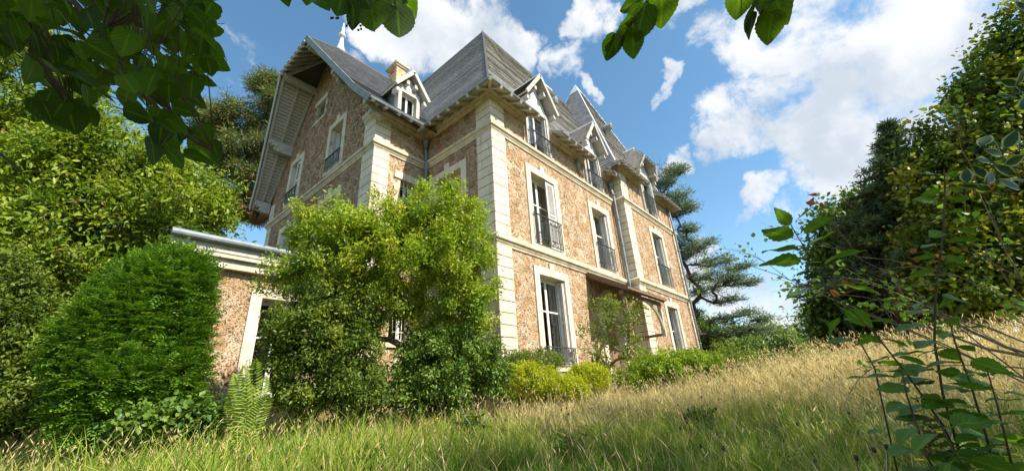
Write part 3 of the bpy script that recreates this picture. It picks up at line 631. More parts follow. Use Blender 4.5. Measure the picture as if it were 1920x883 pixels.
def window(fr, op, surround=True, key=True, rail=None, shut='right', depth=.27, sill=True, mull=True, transom=.62, lintel_only=False, parent=HOUSE, grille=False):
    u0, u1, z0, z1 = op; w = sub('window', tuple(fr((u0+u1)/2, z0, 0)), parent); e = .055
    if surround and not lintel_only:
        for a, b in ((u0-.255, u0), (u1, u1+.255)):
            mb = MB(); fbox(mb, fr, a, b, z0-.12, z1, -.3, e); part('jamb', mb, 'lime', w)
    if surround:
        mb = MB(); fbox(mb, fr, u0-.255, u1+.255, z1+.001, z1+.26, -.3, e); part('lintel', mb, 'lime', w)
        if lintel_only:
            for a, b in ((u0-.1, u0), (u1, u1+.1)):
                mb = MB(); fbox(mb, fr, a, b, z0-.12, z1, -.3, .004); part('jamb', mb, 'lime_old', w)
        if key:
            c = (u0+u1)/2; mb = MB(); fbox(mb, fr, c-.125, c+.125, z1+.004, z1+.47, -.1, e+.012); part('keystone', mb, 'lime', w)
    if sill:
        mb = MB(); fbox(mb, fr, u0-(.26 if not surround or lintel_only else 0), u1+(.26 if lintel_only else 0), z0-.14, z0-.001, -.3, e+.02 if lintel_only else e-.003); part('sill', mb, 'lime_old', w)
    d0 = -depth; mb = MB(); f = .06
    for a, b, c, d in ((u0, u0+f, z0, z1), (u1-f, u1, z0, z1), (u0+f, u1-f, z1-f, z1), (u0+f, u1-f, z0, z0+f)): fbox(mb, fr, a, b, c, d, d0-.07, d0)
    part('frame', mb, 'paint', w)
    cu = (u0+u1)/2; leaves = [(u0+f+.002, cu-.001), (cu+.001, u1-f-.002)] if mull else [(u0+f+.002, u1-f-.002)]
    for a, b in leaves:
        mb = MB(); s = .055; zt = z0+f+(z1-z0-2*f)*transom
        for p, q, c, d in ((a, a+s, z0+f, z1-f), (b-s, b, z0+f, z1-f), (a+s, b-s, z1-f-s, z1-f), (a+s, b-s, z0+f, z0+f+s*2), (a+s, b-s, zt-.025, zt+.025)):
            fbox(mb, fr, p, q, c, d, d0-.055, d0-.012)
        part('sash', mb, 'paint', w)
        for c, d in ((z0+f+s*2, zt-.025), (zt+.025, z1-f-s)):
            mb = MB(); fbox(mb, fr, a+s, b-s, c, d, d0-.042, d0-.034); part('pane', mb, 'glass', w)
    if shut == 'right' or shut == 'both':
        louvre_shutter(w, fr(u1-.015, z0+.03, -.02), -fr.N, -fr.U, .24, z0+.03, z1-.05)
        louvre_shutter(w, fr(u1-.065, z0+.03, -.03), -fr.N, -fr.U, .22, z0+.03, z1-.05)
    if shut == 'both' or shut == 'left':
        louvre_shutter(w, fr(u0+.015, z0+.03, -.02), -fr.N, fr.U, .24, z0+.03, z1-.05)
    if shut == 'half':
        louvre_shutter(w, fr(u1-.002, z0+.03, .005), -fr.U, -fr.N, .5, z0+.03, z1-.04)
    if shut == 'deep':
        louvre_shutter(w, fr(u0+.012, z0+.03, -.02), -fr.N, fr.U, .24, z0+.03, z1-.05)
    if rail: railing(w, fr, u0-.06, u1+.08, rail[0], rail[1], .11, rail[2] if len(rail) > 2 else False)
    if grille:
        mb = MB()
        for i in range(1, 4): mb.tube([fr(u0+(u1-u0)*i/4, z0, -.08), fr(u0+(u1-u0)*i/4, z1, -.08)], .014, 6)
        for t in (.2, .5, .8): mb.tube([fr(u0, z0+(z1-z0)*t, -.095), fr(u1, z0+(z1-z0)*t, -.095)], .012, 6)
        part('grille', mb, 'paint' if grille == 'white' else 'iron', w)
    return w
window(F_front, fo[0], rail=(1.5, 2.02)); window(F_front, fo[1], rail=(5.36, 6.4), shut='half'); window(F_front, fo[2], rail=(5.36, 6.38))
window(F_av, ao[0], rail=None, shut='right'); window(F_av, ao[1], rail=(5.36, 6.38, True))
window(F_side, sdo[0], shut='left', transom=.7); window(F_side, sdo[1])
window(F_wr, wo[0], key=False, lintel_only=True, shut=None, grille='white'); window(F_wr, wo[1], key=False, lintel_only=True, shut=None, grille='white')
window(F_gab, go[0], rail=(9.48, 10.04), shut='deep'); window(F_gab, go[1], rail=(9.48, 10.04), shut='half')
w_ = window(F_gab, go[2], surround=True, key=False, lintel_only=True, shut=None, mull=False, transom=.5, grille='iron')
window(F_gab, go[3], shut='deep'); window(F_gab, go[4], shut='deep')
window(F_ann, ano[0], key=False, shut='right', parent=ANNEX)
# arched front door under the canopy
dw = sub('front_door', tuple(F_front(6.65, 1.2, 0)), HOUSE)
mb = MB(); cxx, rz = 6.65, 3.45
arc = [(cxx+.7*math.cos(a), rz+.7*math.sin(a)) for a in np.linspace(0, math.pi, 13)]; arc2 = [(cxx+.98*math.cos(a), rz+.98*math.sin(a)) for a in np.linspace(0, math.pi, 13)]
for i in range(12):
    mb = MB(); mb.prism([F_front(*arc[i], -.3), F_front(*arc2[i], -.3), F_front(*arc2[i+1], -.3), F_front(*arc[i+1], -.3)], F_front.N*.37); part('arch_stone', mb, 'lime', dw)
for a, b in ((cxx-.98, cxx-.7), (cxx+.7, cxx+.98)):
    mb = MB(); fbox(mb, F_front, a, b, 1.2, rz-.002, -.3, .07); part('jamb', mb, 'lime', dw)
mb = MB(); fbox(mb, F_front, cxx-.7, cxx+.7, 1.2, 3.3, -.3, -.24); fbox(mb, F_front, cxx-.72, cxx+.72, 3.3, 3.42, -.31, -.2)
for a in (-.6, .08): fbox(mb, F_front, cxx+a, cxx+a+.52, 1.4, 2.1, -.239, -.22); fbox(mb, F_front, cxx+a, cxx+a+.52, 2.25, 3.15, -.239, -.22)
part('door_leaf', mb, 'wood_brown', dw)
mb = MB(); mb.prism([F_front(u, z+.04, -.26) for u, z in [(cxx+.68*math.cos(a), rz+.62*math.sin(a)) for a in np.linspace(0, math.pi, 13)]], F_front.N*.02); part('fanlight', mb, 'paint', dw)

# roofs
def poly_uv(poly):
    P = np.array(poly, float); nrm = np.zeros(3)
    for i in range(len(P)): nrm += np.cross(P[i]-P[0], P[(i+1) % len(P)]-P[0])
    nrm /= np.linalg.norm(nrm)
    if nrm[2] < 0: nrm = -nrm
    t = np.array([0, 0, 1.])-nrm*nrm[2]; t /= np.linalg.norm(t); h = np.cross(t, nrm)
    return P[0], h, t, nrm
def roof_face(polys, mat, parent, course=.125, lift=.02, deck='wood_grey', deck_t=.07):
    mb = MB(); uvs = []; dk = MB()
    for poly in polys:
        O, h, t, nrm = poly_uv(poly); q = [((np.array(p)-O)@h, (np.array(p)-O)@t) for p in poly]
        b0, b1 = min(p[1] for p in q), max(p[1] for p in q); nb = max(1, int((b1-b0)/course)); cs = (b1-b0)/nb
        for i in range(nb):
            lo, hi = b0+i*cs, b0+(i+1)*cs
            s = clip2(clip2(q, 0, 1, hi), 0, -1, -lo)
            if len(s) < 3 or area2(s) < 1e-4: continue
            tv = rnd.random(); l_ = lift*rnd.uniform(.7, 1.3)
            mb.face([O+h*a+t*b+nrm*(.03+l_*(1-(b-lo)/cs)) for a, b in s], tv); uvs += [(a, b) for a, b in s]
            bot = sorted([p for p in s if abs(p[1]-lo) < 1e-6])
            if len(bot) >= 2:
                A, B = bot[0], bot[-1]
                mb.face([O+h*A[0]+t*lo+nrm*(.03+l_), O+h*B[0]+t*lo+nrm*(.03+l_), O+h*B[0]+t*lo+nrm*.028, O+h*A[0]+t*lo+nrm*.028], tv); uvs += [(A[0], lo), (B[0], lo), (B[0], lo), (A[0], lo)]
        dk.prism([O+h*a+t*b+nrm*.027 for a, b in q], -nrm*deck_t)
    r_ = part('roof', dk, deck, parent); part('slate_courses', mb, mat, r_, kind='stuff', uvs=uvs)
    return r_
# main block: hipped, truncated top at z 18.44
ez, bz, tz_ = 10.15, 10.68, 18.44; ti, bi, ei = 3.34, .3, -.53; xr = 15.9
def rect(i, z, yb=12.6): return [(i, i, z), (xr-.53-i, i, z), (xr-.53-i, yb-i, z), (i, yb-i, z)]
e_, b_, t_ = [rect(i, z) for i, z in ((ei, ez), (bi, bz), (ti, tz_))]
roof_face([[e_[0], e_[1], b_[1], b_[0]], [b_[0], b_[1], t_[1], t_[0]]][1:], 'slate_pale', HOUSE)
# the front eave is broken by the two dormers
def strip(x0, x1): return [(x0, ei, ez), (x1, ei, ez), (min(x1, b_[1][0]), bi, bz), (max(x0, bi), bi, bz)]
for a, b in ((ei, 2.02), (3.5, 6.18), (7.68, 8.6)): roof_face([strip(a, b)], 'slate_pale', HOUSE)
roof_face([[(ei, 3.3, ez), e_[0], b_[0], (bi, 4.2, bz)], [(bi, 12, bz), b_[0], t_[0], (ti, 9.26, tz_)]], 'slate', HOUSE)
mb = MB(); mb.prism([t_[0], t_[1], t_[2], t_[3]], (0, 0, .12)); part('roof_terrace', mb, 'zinc', HOUSE)
mb = MB()
for a, b in ((b_[0], t_[0]), (e_[0], b_[0])): mb.tube([np.array(a)+(0, 0, .06), np.array(b)+(0, 0, .06)], .06, 6)
part('hip_ridge', mb, 'slate_pale', HOUSE)
mb = MB(); mb.tube([t_[0], t_[1]], .09, 6); mb.tube([t_[0], (ti, 9.2, tz_)], .09, 6); mb.tube([np.array(t_[0])+(0, 0, .05), np.array(t_[0])+(0, 0, .32)], [.07, .02], 6); part('ridge', mb, 'zinc', HOUSE)
# wing: steep gable roof with a half hip, verges leaning outwards
RY = 8.55; RZ = 17.3
yz = [(2.9, 10.15), (3.9, 11.2), (7.12, 15.42), (RY, RZ)]
vx = lambda z: -2.72-.91*(z-10.15)/5.27
HC = (vx(15.42), 7.12, 15.42); HA = (-1.65, RY, RZ)
mir = lambda p: (p[0], 2*RY-p[1], p[2])
low = [(vx(10.15), 2.9, 10.15), (.2, 2.9, 10.15), (.4, 3.9, 11.2), (vx(11.2), 3.9, 11.2)]
upf = [(vx(11.2), 3.9, 11.2), (.4, 3.9, 11.2), (3.2, RY, RZ), HA, HC]
WR_ = roof_face([low, upf], 'slate', HOUSE, deck='wood_dark', deck_t=.05)
roof_face([[mir(p) for p in low], [mir(p) for p in upf]], 'slate', HOUSE, deck='wood_dark', deck_t=.05)
roof_face([[HC, HA, mir(HC)]], 'slate', HOUSE, deck_t=.05)
mb = MB(); mb.tube([HA, (3.1, RY, RZ)], .07, 6); part('ridge', mb, 'wood_brown', HOUSE)
mb = MB(); mb.tube([np.array(HC)+(0, 0, .05), np.array(HA)+(0, 0, .05)], .05, 6); mb.tube([np.array(mir(HC))+(0, 0, .05), np.array(HA)+(0, 0, .05)], .05, 6); part('hip_ridge', mb, 'slate', HOUSE)
mb = MB(); mb.lathe((HA[0], RY, RZ-.1), [(.22, 0), (.2, .15), (.13, .5), (.09, .85), (.08, 1.0), (.2, 1.04), (.2, 1.1), (.1, 1.18), (.07, 1.5), (.1, 1.6), (.05, 1.68), (.02, 2.0)], 10); part('finial', mb, 'zinc_pale', HOUSE, smooth=True)
# underside of the gable overhang: boards, rafters, purlin ends, verge boards
soff = sub('soffit', (-2.6, RY, 13), HOUSE)
def slope_pt(s, front):
    "s in 0..1 from the eave to the half hip corner: (y,z), plus inward normal offset"
    seg = yz[:3]; L = [math.dist(seg[0], seg[1]), math.dist(seg[1], seg[2])]; T = sum(L)*s
    if T < L[0]: t = T/L[0]; a, b = seg[0], seg[1]
    else: t = (T-L[0])/L[1]; a, b = seg[1], seg[2]
    y, z = a[0]+(b[0]-a[0])*t, a[1]+(b[1]-a[1])*t; dy, dz = b[0]-a[0], b[1]-a[1]; l = math.hypot(dy, dz)
    ny, nz = dz/l, -dy/l
    if not front: y, ny = 2*RY-y, -ny
    return np.array([y, z]), np.array([ny, nz])
NPL = 42
for front in (False, True):
    for i in range(NPL):
        a, na = slope_pt((i+.08)/NPL, front); b, nb_ = slope_pt((i+.92)/NPL, front)
        o1 = .06; o2 = .085+rnd.uniform(0, .012)
        xa, xb = vx(a[1])+.06, vx(b[1])+.06; mb = MB()
        pa, pb = a+na*o1, b+nb_*o1
        mb.prism([(xa, *pa), (-2.0, *pa), (-2.0, *pb), (xb, *pb)], (0, *(na*(o2-o1)))); part('soffit_plank', mb, 'wood_grey', soff)
    for fx_ in (.04, .5, .93):
        mb = MB()
        for s0, s1 in ((.02, .2), (.2, .98)):
            a, na = slope_pt(s0, front); b, nb_ = slope_pt(s1, front); pa, pb = a+na*.12, b+nb_*.12
            A = np.array([vx(a[1])*(1-fx_)-2.0*fx_+.08*(1-fx_), *pa]); B = np.array([vx(b[1])*(1-fx_)-2.0*fx_+.08*(1-fx_), *pb]); mb.beam(A, B, .09, .1, (0, *nb_))
        part('rafter', mb, 'wood_grey', soff)
    mb = MB()
    for s0, s1 in ((0, .2), (.2, 1)):
        a, na = slope_pt(s0, front); b, nb_ = slope_pt(s1, front)
        mb.beam((vx(a[1]), *(a+na*.03)), (vx(b[1]), *(b+nb_*.03)), .045, .24, (0, *nb_))
    part('verge_board', mb, 'zinc' if front else 'wood_grey', HOUSE)
    for s_, ln, dbl in ((.06, .72, True), (.52, 1.0, True), (.985, 1.42, False)):
        a, na = slope_pt(s_, front); p_ = a+na*.3; xt = vx(a[1]); mb = MB(); w2 = .1
        def bb(x0, x1, z0, z1): mb.box((x0, p_[0]-w2, z0), (x1, p_[0]+w2, z1))
        z = p_[1]; bb(xt+.12, -1.98, z-.02, z+.2); bb(xt+.2, -1.98, z-.1, z-.02)
        if dbl:
            w2 = .09; bb(xt+.34, -1.98, z-.28, z-.1); bb(xt+.42, -1.98, z-.34, z-.28)
        part('purlin_end', mb, 'wood_white', HOUSE)
for i in range(8):
    y = 7.12+.12+i*(2.86-.24)/7; hl = min(y-7.12, 9.98-y)/1.43
    x1 = HC[0]+(HA[0]-HC[0])*max(hl, .06); sl_ = (RZ-15.42)/(HA[0]-HC[0]); mb = MB()
    mb.beam((HC[0]-.05, y, 15.42-.14-.05*sl_), (x1, y, 15.42-.14+(x1-HC[0])*sl_), .09, .11); part('rafter', mb, 'wood_tail', soff)
for s in (1, -1):
    mb = MB(); A = np.array(HC) if s == 1 else np.array(mir(HC)); mb.beam(A+(.15, .1*s, -.15), np.array(HA)+(0, 0, -.2), .1, .14); part('hip_rafter', mb, 'wood_tail', soff)
# rafter tails
tails = sub('eaves', (3, 0, 10.2), HOUSE)
def tail(a, b, w=.1, h=.11):
    mb = MB(); a = np.array(a, float); b = np.array(b, float); d = b-a; mb.beam(a, b, w, h); part('rafter_tail', mb, 'wood_tail', tails)
def skip(x): return 1.95 < x < 3.55 or 6.1 < x < 7.75
sl1 = (bz-ez)/(bi-ei)
for x in np.arange(-.05, 8.2, .5):
    if not skip(x): tail((x, .12, ez-.115+.65*sl1), (x, ei-.05, ez-.115))
for y in np.arange(-.0, 2.8, .5): tail((.12, y, ez-.115+.65*sl1), (ei-.05, y, ez-.115))
tail((.12, .12, ez-.1+.65*sl1), (ei-.06, ei-.06, ez-.1), .11, .14)
for x in np.arange(-2.6, -.5, .5): tail((x, 3.6, 10.15-.12+.7*1.05), (x, 2.85, 10.15-.12))
for a, b in (((ei-.03, 2.9, ez-.02), (ei-.03, ei-.03, ez-.02)), ((ei-.03, ei-.03, ez-.02), (2.0, ei-.03, ez-.02)), ((3.5, ei-.03, ez-.02), (6.2, ei-.03, ez-.02)), ((7.66, ei-.03, ez-.02), (8.4, ei-.03, ez-.02)), ((-2.72, 2.86, 10.13), (ei, 2.86, 10.13))):
    mb = MB(); mb.tube([a, b], .045, 6); part('gutter', mb, 'zinc', HOUSE)
# corner pavilion: steep pyramid
pz, pb_, pt = 10.62, 11.1, 19.9; apx = (11.97, 2.85, 20.4)
pe = [(7.98, -1.0, pz), (15.86, -1.0, pz), (15.86, 6.7, pz), (7.98, 6.7, pz)]
pm = [(8.62, -.36, 11.2), (15.3, -.36, 11.2), (15.3, 6.06, 11.2), (8.62, 6.06, 11.2)]
def lerp(a, b, t): return tuple(np.array(a)*(1-t)+np.array(b)*t)
ptp = [lerp(q_, apx, .90) for q_ in pm]
gapd = (11.12, 12.9)
roof_face([[pe[0], (gapd[0], -1.0, pz), (gapd[0], -.36, 11.2), pm[0]], [(gapd[1], -1.0, pz), pe[1], pm[1], (gapd[1], -.36, 11.2)], [pm[0], pm[1], ptp[1], ptp[0]]], 'slate_pale', HOUSE)
roof_face([[pe[3], pe[0], pm[0], pm[3]], [pm[3], pm[0], ptp[0], ptp[3]]], 'slate', HOUSE)
roof_face([[pe[1], pe[2], pm[2], pm[1]], [pm[1], pm[2], ptp[2], ptp[1]]], 'slate', HOUSE); roof_face([[pe[2], pe[3], pm[3], pm[2]], [pm[2], pm[3], ptp[3], ptp[2]]], 'slate', HOUSE)
mb = MB(); tp = [np.array(q_)+(np.array(q_)-np.array([apx[0], apx[1], q_[2]]))*.12 for q_ in ptp]
for i in range(4): mb.face([tp[i], tp[(i+1) % 4], apx])
part('zinc_cap', mb, 'zinc_pale', HOUSE)
mb = MB()
for i in range(4): mb.tube([pm[i], ptp[i]], .05, 6)
part('hip_ridge', mb, 'zinc_pale', HOUSE)
for x in np.arange(8.2, 15.8, .48):
    if not 11.05 < x < 12.95: tail((x, -.42, pz+.33), (x, -1.05, pz-.12))
for y in np.arange(-.8, .3, .5): tail((8.6, y, pz+.33), (7.93, y, pz-.12))
# roof vents
for (x, y, z, nx, ny) in ((8.03, 1.3, 13.25, 0, -1), (10.59, .72, 14.75, 0, -1), (7.0, 2.0, 15.2, 0, -1)):
    mb = MB(); mb.prism([(x-.2, y, z), (x+.2, y, z), (x, y, z+.3)], (0, -.45, -.02)); mb.box((x-.17, y-.42, z-.12), (x+.17, y+.1, z-.001)); part('roof_vent', mb, 'zinc', HOUSE)
# dormers
def dormer(cx_, yw, z0, zg, hw, ovy, hwr, eavez, apz, depth, name_mat='slate_pale', hip=None, wz=None, rail=None, ztop=None):
    "cx_ centre, yw face plane, z0 foot, zg spring of gable, hw half width of posts, ovy front of roof overhang"
    D = sub('dormer', (cx_, yw, z0), HOUSE); fr = FR((0, yw, 0), (1, 0, 0), (0, -1, 0))
    zt = zg
    for s in (-1, 1):
        mb = MB(); u = cx_+s*(hw+.07); fbox(mb, fr, u-.075, u+.075, z0, zt, -.2, .05); part('post', mb, 'wood_white', D)
        mb = MB(); mb.box((cx_+s*(hw+.06), yw+.2, z0), (cx_+s*(hw+.13), yw+depth, eavez+.25)); part('cheek', mb, 'zinc', D)
    mb = MB(); fbox(mb, fr, cx_-hw+.002, cx_+hw-.002, zt-.2, zt, -.18, .045); part('lintel', mb, 'wood_white', D)
    sl = (apz-eavez)/hwr
    mb = MB(); mb.prism([fr(cx_-hw-.14, zt+.002, .0), fr(cx_+hw+.14, zt+.002, .0), fr(cx_, apz-.16, .0)], (0, .08, 0)); part('pediment', mb, 'zinc_pale', D)
    wz0 = z0+.05 if wz is None else wz
    d0 = -.14; mb = MB(); f = .05; u0_, u1_ = cx_-hw, cx_+hw; z1_ = zt-.2
    for a, b, c, d in ((u0_, u0_+f, wz0, z1_), (u1_-f, u1_, wz0, z1_), (u0_+f, u1_-f, z1_-f, z1_), (cx_-.04, cx_+.04, wz0+f, z1_-f), (u0_+f, u1_-f, wz0, wz0+f)): fbox(mb, fr, a, b, c, d, d0-.06, d0)
    wi = part('window', mb, 'paint', D)
    for a, b in ((u0_+f, cx_-.04), (cx_+.04, u1_-f)):
        mb = MB(); fbox(mb, fr, a, b, wz0+f, z1_-f, d0-.05, d0-.045); part('pane', mb, 'glass', wi)
    if rail:
        louvre_shutter(wi, fr(u1_-.02, wz0+.02, .0), -fr.N, -fr.U, .13, wz0, z1_-.02)
    yb = yw+depth
    for s in (-1, 1):
        A = (cx_+s*hwr, ovy+(.0 if hip is None else .25), eavez); B = (cx_, ovy, apz); 
        if hip is None:
            poly = [A, (cx_+s*hwr, yb, eavez), (cx_, yb, apz), B]
        else:
            hw2, hz = hip; poly = [A, (cx_+s*hwr, yb, eavez), (cx_, yb, apz), (cx_, ovy+.75, apz), (cx_+s*hw2, ovy, hz)]
        roof_face_d(poly, name_mat, D)
        Bv = B if hip is None else (cx_+s*hip[0], ovy, hip[1])
        mb = MB(); mb.beam(np.array(A)+(0, -.02, -.02), np.array(Bv)+(0, -.02, -.02), .05, .15, (0, -1, 0) if False else (-s*sl, 0, 1)); part('bargeboard', mb, 'wood_white', D)
        for t in (.06, .62):
            q_ = np.array(A)*(1-t)+np.array(Bv)*t; mb = MB(); zc = q_[2]-.2; mb.box((q_[0]-.07-s*.1, q_[1]+.06, zc-.1), (q_[0]+.07-s*.1, yw+.1, zc+.08)); part('bracket', mb, 'wood_white', D)
    if hip is not None:
        hw2, hz = hip; roof_face_d([(cx_-hw2, ovy, hz), (cx_+hw2, ovy, hz), (cx_, ovy+.75, apz)], name_mat, D)
        for i in range(5):
            x = cx_-hw2+.12+i*(2*hw2-.24)/4; mb = MB(); mb.beam((x, ovy-.04, hz-.1), (x, ovy+.4, hz+.12), .07, .08); part('rafter_tail', mb, 'wood_tail', D)
    mb = MB(); ys = ovy if hip is None else ovy+.75; mb.tube([(cx_, ys, apz+.05), (cx_, yb, apz+.05)], .05, 6); part('ridge', mb, 'zinc_pale', D)
    if rail: railing(D, fr, cx_-hw-.05, cx_+hw+.05, rail[0], rail[1], .12, rail[2])
    return D
def roof_face_d(poly, mat, D):
    mb = MB(); uvs = []; O, h, t, nrm = poly_uv(poly); q = [((np.array(p)-O)@h, (np.array(p)-O)@t) for p in poly]; cs = .12
    b0, b1 = min(p[1] for p in q), max(p[1] for p in q)
    for i in range(int((b1-b0)/cs)+1):
        lo, hi = b0+i*cs, min(b0+(i+1)*cs, b1); s = clip2(clip2(q, 0, 1, hi), 0, -1, -lo)
        if len(s) < 3 or area2(s) < 1e-4: continue
        mb.face([O+h*a+t*b+nrm*(.03+.018*(1-(b-lo)/cs)) for a, b in s]); uvs += [(a, b) for a, b in s]
    part('slate_courses', mb, mat, D, kind='stuff', uvs=uvs)
    dk = MB(); dk.prism([O+h*a+t*b+nrm*.027 for a, b in q], -nrm*.06); part('dormer_roof', dk, 'wood_grey', D)
dormer(2.75, .1, 9.21, 11.2, .61, -.28, 1.02, 11.22, 12.67, 3.2, rail=(9.33, 9.9, False))
dormer(6.92, .1, 9.21, 11.15, .62, -.32, .96, 11.2, 12.6, 3.2, rail=(9.33, 9.9, False))
dormer(11.98, -.45, 9.21, 11.6, .72, -1.0, 1.15, 11.65, 13.55, 3.0, hip=(.78, 12.4), rail=(9.38, 10.36, True))
dormer(-.84, 3.5, 10.85, 11.95, .34, 3.22, .76, 11.72, 12.75, 2.4, 'slate')
# chimneys
def chimney(x0, x1, y0, y1, z0, z1, pots, label=None):
    c = sub('chimney', ((x0+x1)/2, (y0+y1)/2, z0), HOUSE); mb = MB(); mb.box((x0+.015, y0+.015, z0), (x1-.015, y1-.015, z1)); sh = part('shaft', mb, 'mortar', c)
    nz_ = int((z1-z0)/.085); mb = MB()
    for i in range(nz_):
        a, b = z0+i*(z1-z0)/nz_+.006, z0+(i+1)*(z1-z0)/nz_-.006; o_ = .5 if i % 2 else 0
        nx_ = max(2, round((x1-x0)/.22)); ny_ = max(2, round((y1-y0)/.22))
        for k_ in range(nx_+1):
            u0_, u1_ = max(x0, x0+(k_-o_)*(x1-x0)/nx_+.006), min(x1, x0+(k_+1-o_)*(x1-x0)/nx_-.006)
            if u1_-u0_ > .03:
                mb.box((u0_, y0-rnd.uniform(0, .004), a), (u1_, y0+.05, b), rnd.random()); mb.box((u0_, y1-.05, a), (u1_, y1+.003, b), rnd.random())
        for k_ in range(ny_+1):
            u0_, u1_ = max(y0+.052, y0+(k_-o_)*(y1-y0)/ny_+.006), min(y1-.052, y0+(k_+1-o_)*(y1-y0)/ny_-.006)
            if u1_-u0_ > .03: mb.box((x0-rnd.uniform(0, .004), u0_, a), (x0+.05, u1_, b), rnd.random()); mb.box((x1-.05, u0_, a), (x1+.003, u1_, b), rnd.random())
    part('brickwork', mb, 'brick', c, kind='stuff')
    mb = MB(); mb.box((x0-.08, y0-.08, z1), (x1+.08, y1+.08, z1+.1)); mb.box((x0-.15, y0-.15, z1+.1), (x1+.15, y1+.15, z1+.22)); part('cap', mb, 'lime_old', c)
    for px_, py_ in pots:
        mb = MB(); mb.lathe((px_, py_, z1+.22), [(.13, 0), (.12, .22), (.14, .24), (.14, .3), (.09, .3), (.09, .1)], 10); part('chimney_pot', mb, 'terra', c, smooth=True)
    return c
c1 = chimney(1.25, 1.83, 8.0, 8.8, 16.2, 18.05, [(1.45, 8.25)])
mb = MB(); mb.box((1.15, 8.25, 17.75), (1.246, 8.5, 18.0)); part('terracotta_vent', mb, 'terra', c1)
chimney(9.35, 9.95, 3.75, 4.5, 18.3, 19.0, [(9.5, 3.95)])
# downpipes
def pipe(pts, r=.055, hopper=None):
    mb = MB(); mb.tube(pts, r, 8)
    if hopper is not None: mb.lathe(hopper, [(.06, -.28), (.12, 0), (.13, .02), (.13, .1)], 8)
    z = pts[-1][2]+.8
    while z < pts[0][2]-.3:
        mb.lathe((pts[-1][0], pts[-1][1], z), [(r+.012, 0), (r+.012, .05)], 8); z += 1.3
    part('downpipe', mb, 'zinc', HOUSE, smooth=True)
pipe([(.0, 3.47, 9.8), (.0, 3.42, 9.2), (-.02, 3.38, 9.0), (-.02, 3.38, .5)], .05, (.0, 3.45, 9.95))
pipe([(8.42, .02, 9.75), (8.42, -.06, 9.2), (8.42, -.08, 5.0), (8.42, -.08, 4.6)], .055, (8.42, .0, 9.9))
pipe([(5.45, .0, 10.05), (5.45, .02, 9.75), (5.62, .05, 9.5), (5.75, .05, 9.3)], .06)
pipe([(14.83, -.45, 10.55), (14.83, -.55, 10.2), (14.83, -.58, 9.0), (14.83, -.58, 5.0), (14.83, -.58, .5)], .06)
# porch canopy
cn = sub('porch_canopy', (6.8, -.6, 4), HOUSE)
cz0, cz1 = 4.82, 3.98; cy0, cy1 = .1, -1.42
roof_face_d([(5.1, cy1, cz1), (8.56, cy1, cz1), (8.56, cy0, cz0), (5.1, cy0, cz0)], 'slate', cn)
for x in np.arange(5.16, 8.6, .33):
    mb = MB(); mb.beam((x, cy0, cz0-.11), (x, cy1+.02, cz1-.09), .07, .1); part('canopy_rafter', mb, 'wood_brown', cn)
mb = MB(); mb.box((5.05, cy1-.03, cz1-.07), (8.6, cy1+.03, cz1+.02)); part('fascia', mb, 'wood_brown', cn)
mb = MB(); mb.beam((5.08, cy0, cz0-.02), (5.08, cy1, cz1-.02), .05, .16); part('verge_board', mb, 'wood_brown', cn)
mb = MB(); mb.box((5.1, -1.2, 3.78), (8.6, -1.06, 3.92)); part('beam', mb, 'wood_brown', cn)
for x, s in ((8.5, -1), (5.3, 1)):
    mb = MB(); mb.tube([(x+s*1.55*(1-math.cos(t)), -1.13, 2.7+1.12*math.sin(t)) for t in np.linspace(0, math.pi/2, 10)], .07, 6); mb.box((x-.06, -1.2, 2.55), (x+.06, -1.06, 3.8)); part('arched_brace', mb, 'wood_tail' if x > 6 else 'wood_brown', cn)
    mb = MB(); mb.beam((x, .1, 2.6), (x, -1.1, 2.62), .1, .1); part('bracket', mb, 'wood_brown', cn)
# steps and plinth
sweep('plinth', line[1:], [(-.05, .0), (.06, .0), (.06, 1.15), (.03, 1.2), (-.05, 1.2)], 'lime_old')
mb = MB(); mb.box((5.6, -1.3, .3), (7.7, .1, .9)); mb.box((5.7, -1.0, .9), (7.6, .1, 1.15)); part('doorstep', mb, 'lime_old', HOUSE)
#@@VEG
# ------------------------------------------------------------------ vegetation helpers
def nrmz(a): return a/(np.linalg.norm(a, axis=-1, keepdims=True)+1e-9)
class Leaves:
    "collects many small folded leaves, four triangles each"
    def __init__(s): s.P = []; s.D = []; s.N = []; s.L = []; s.W = []; s.T = []
    def add(s, P, D, N, L, W, T):
        n = len(P); s.P.append(P); s.D.append(D); s.N.append(N); s.L.append(np.broadcast_to(L, n)); s.W.append(np.broadcast_to(W, n)); s.T.append(np.broadcast_to(T, n))
    def build(s, name, mat, parent=None, kind=None, fold=.18, droop=.12):
        P, D, N, L, W, T = (np.concatenate(x) for x in (s.P, s.D, s.N, s.L, s.W, s.T))
        D = nrmz(D); S = nrmz(np.cross(D, N)); N = np.cross(S, D); n = len(P); L = L[:, None]; W = W[:, None]
        V = np.stack([P, P+D*L*.32+S*W*.46+N*W*fold, P+D*L*.70+S*W*.34+N*W*fold*.6-N*L*droop*.5, P+D*L-N*L*droop,
                      P+D*L*.70-S*W*.34+N*W*fold*.6-N*L*droop*.5, P+D*L*.32-S*W*.46+N*W*fold], 1).reshape(-1, 3)
        b = (np.arange(n)*6)[:, None]; q = np.concatenate([b+np.array([[0, 1, 2, 3]]), b+np.array([[0, 3, 4, 5]])])
        return fast(name, V, [q], mat, np.repeat(np.clip(T, 0, 1), 6), parent=parent, kind=kind)
def rdir(n, upb=0.0):
    v = rng.normal(size=(n, 3)); v[:, 2] += upb; return nrmz(v)
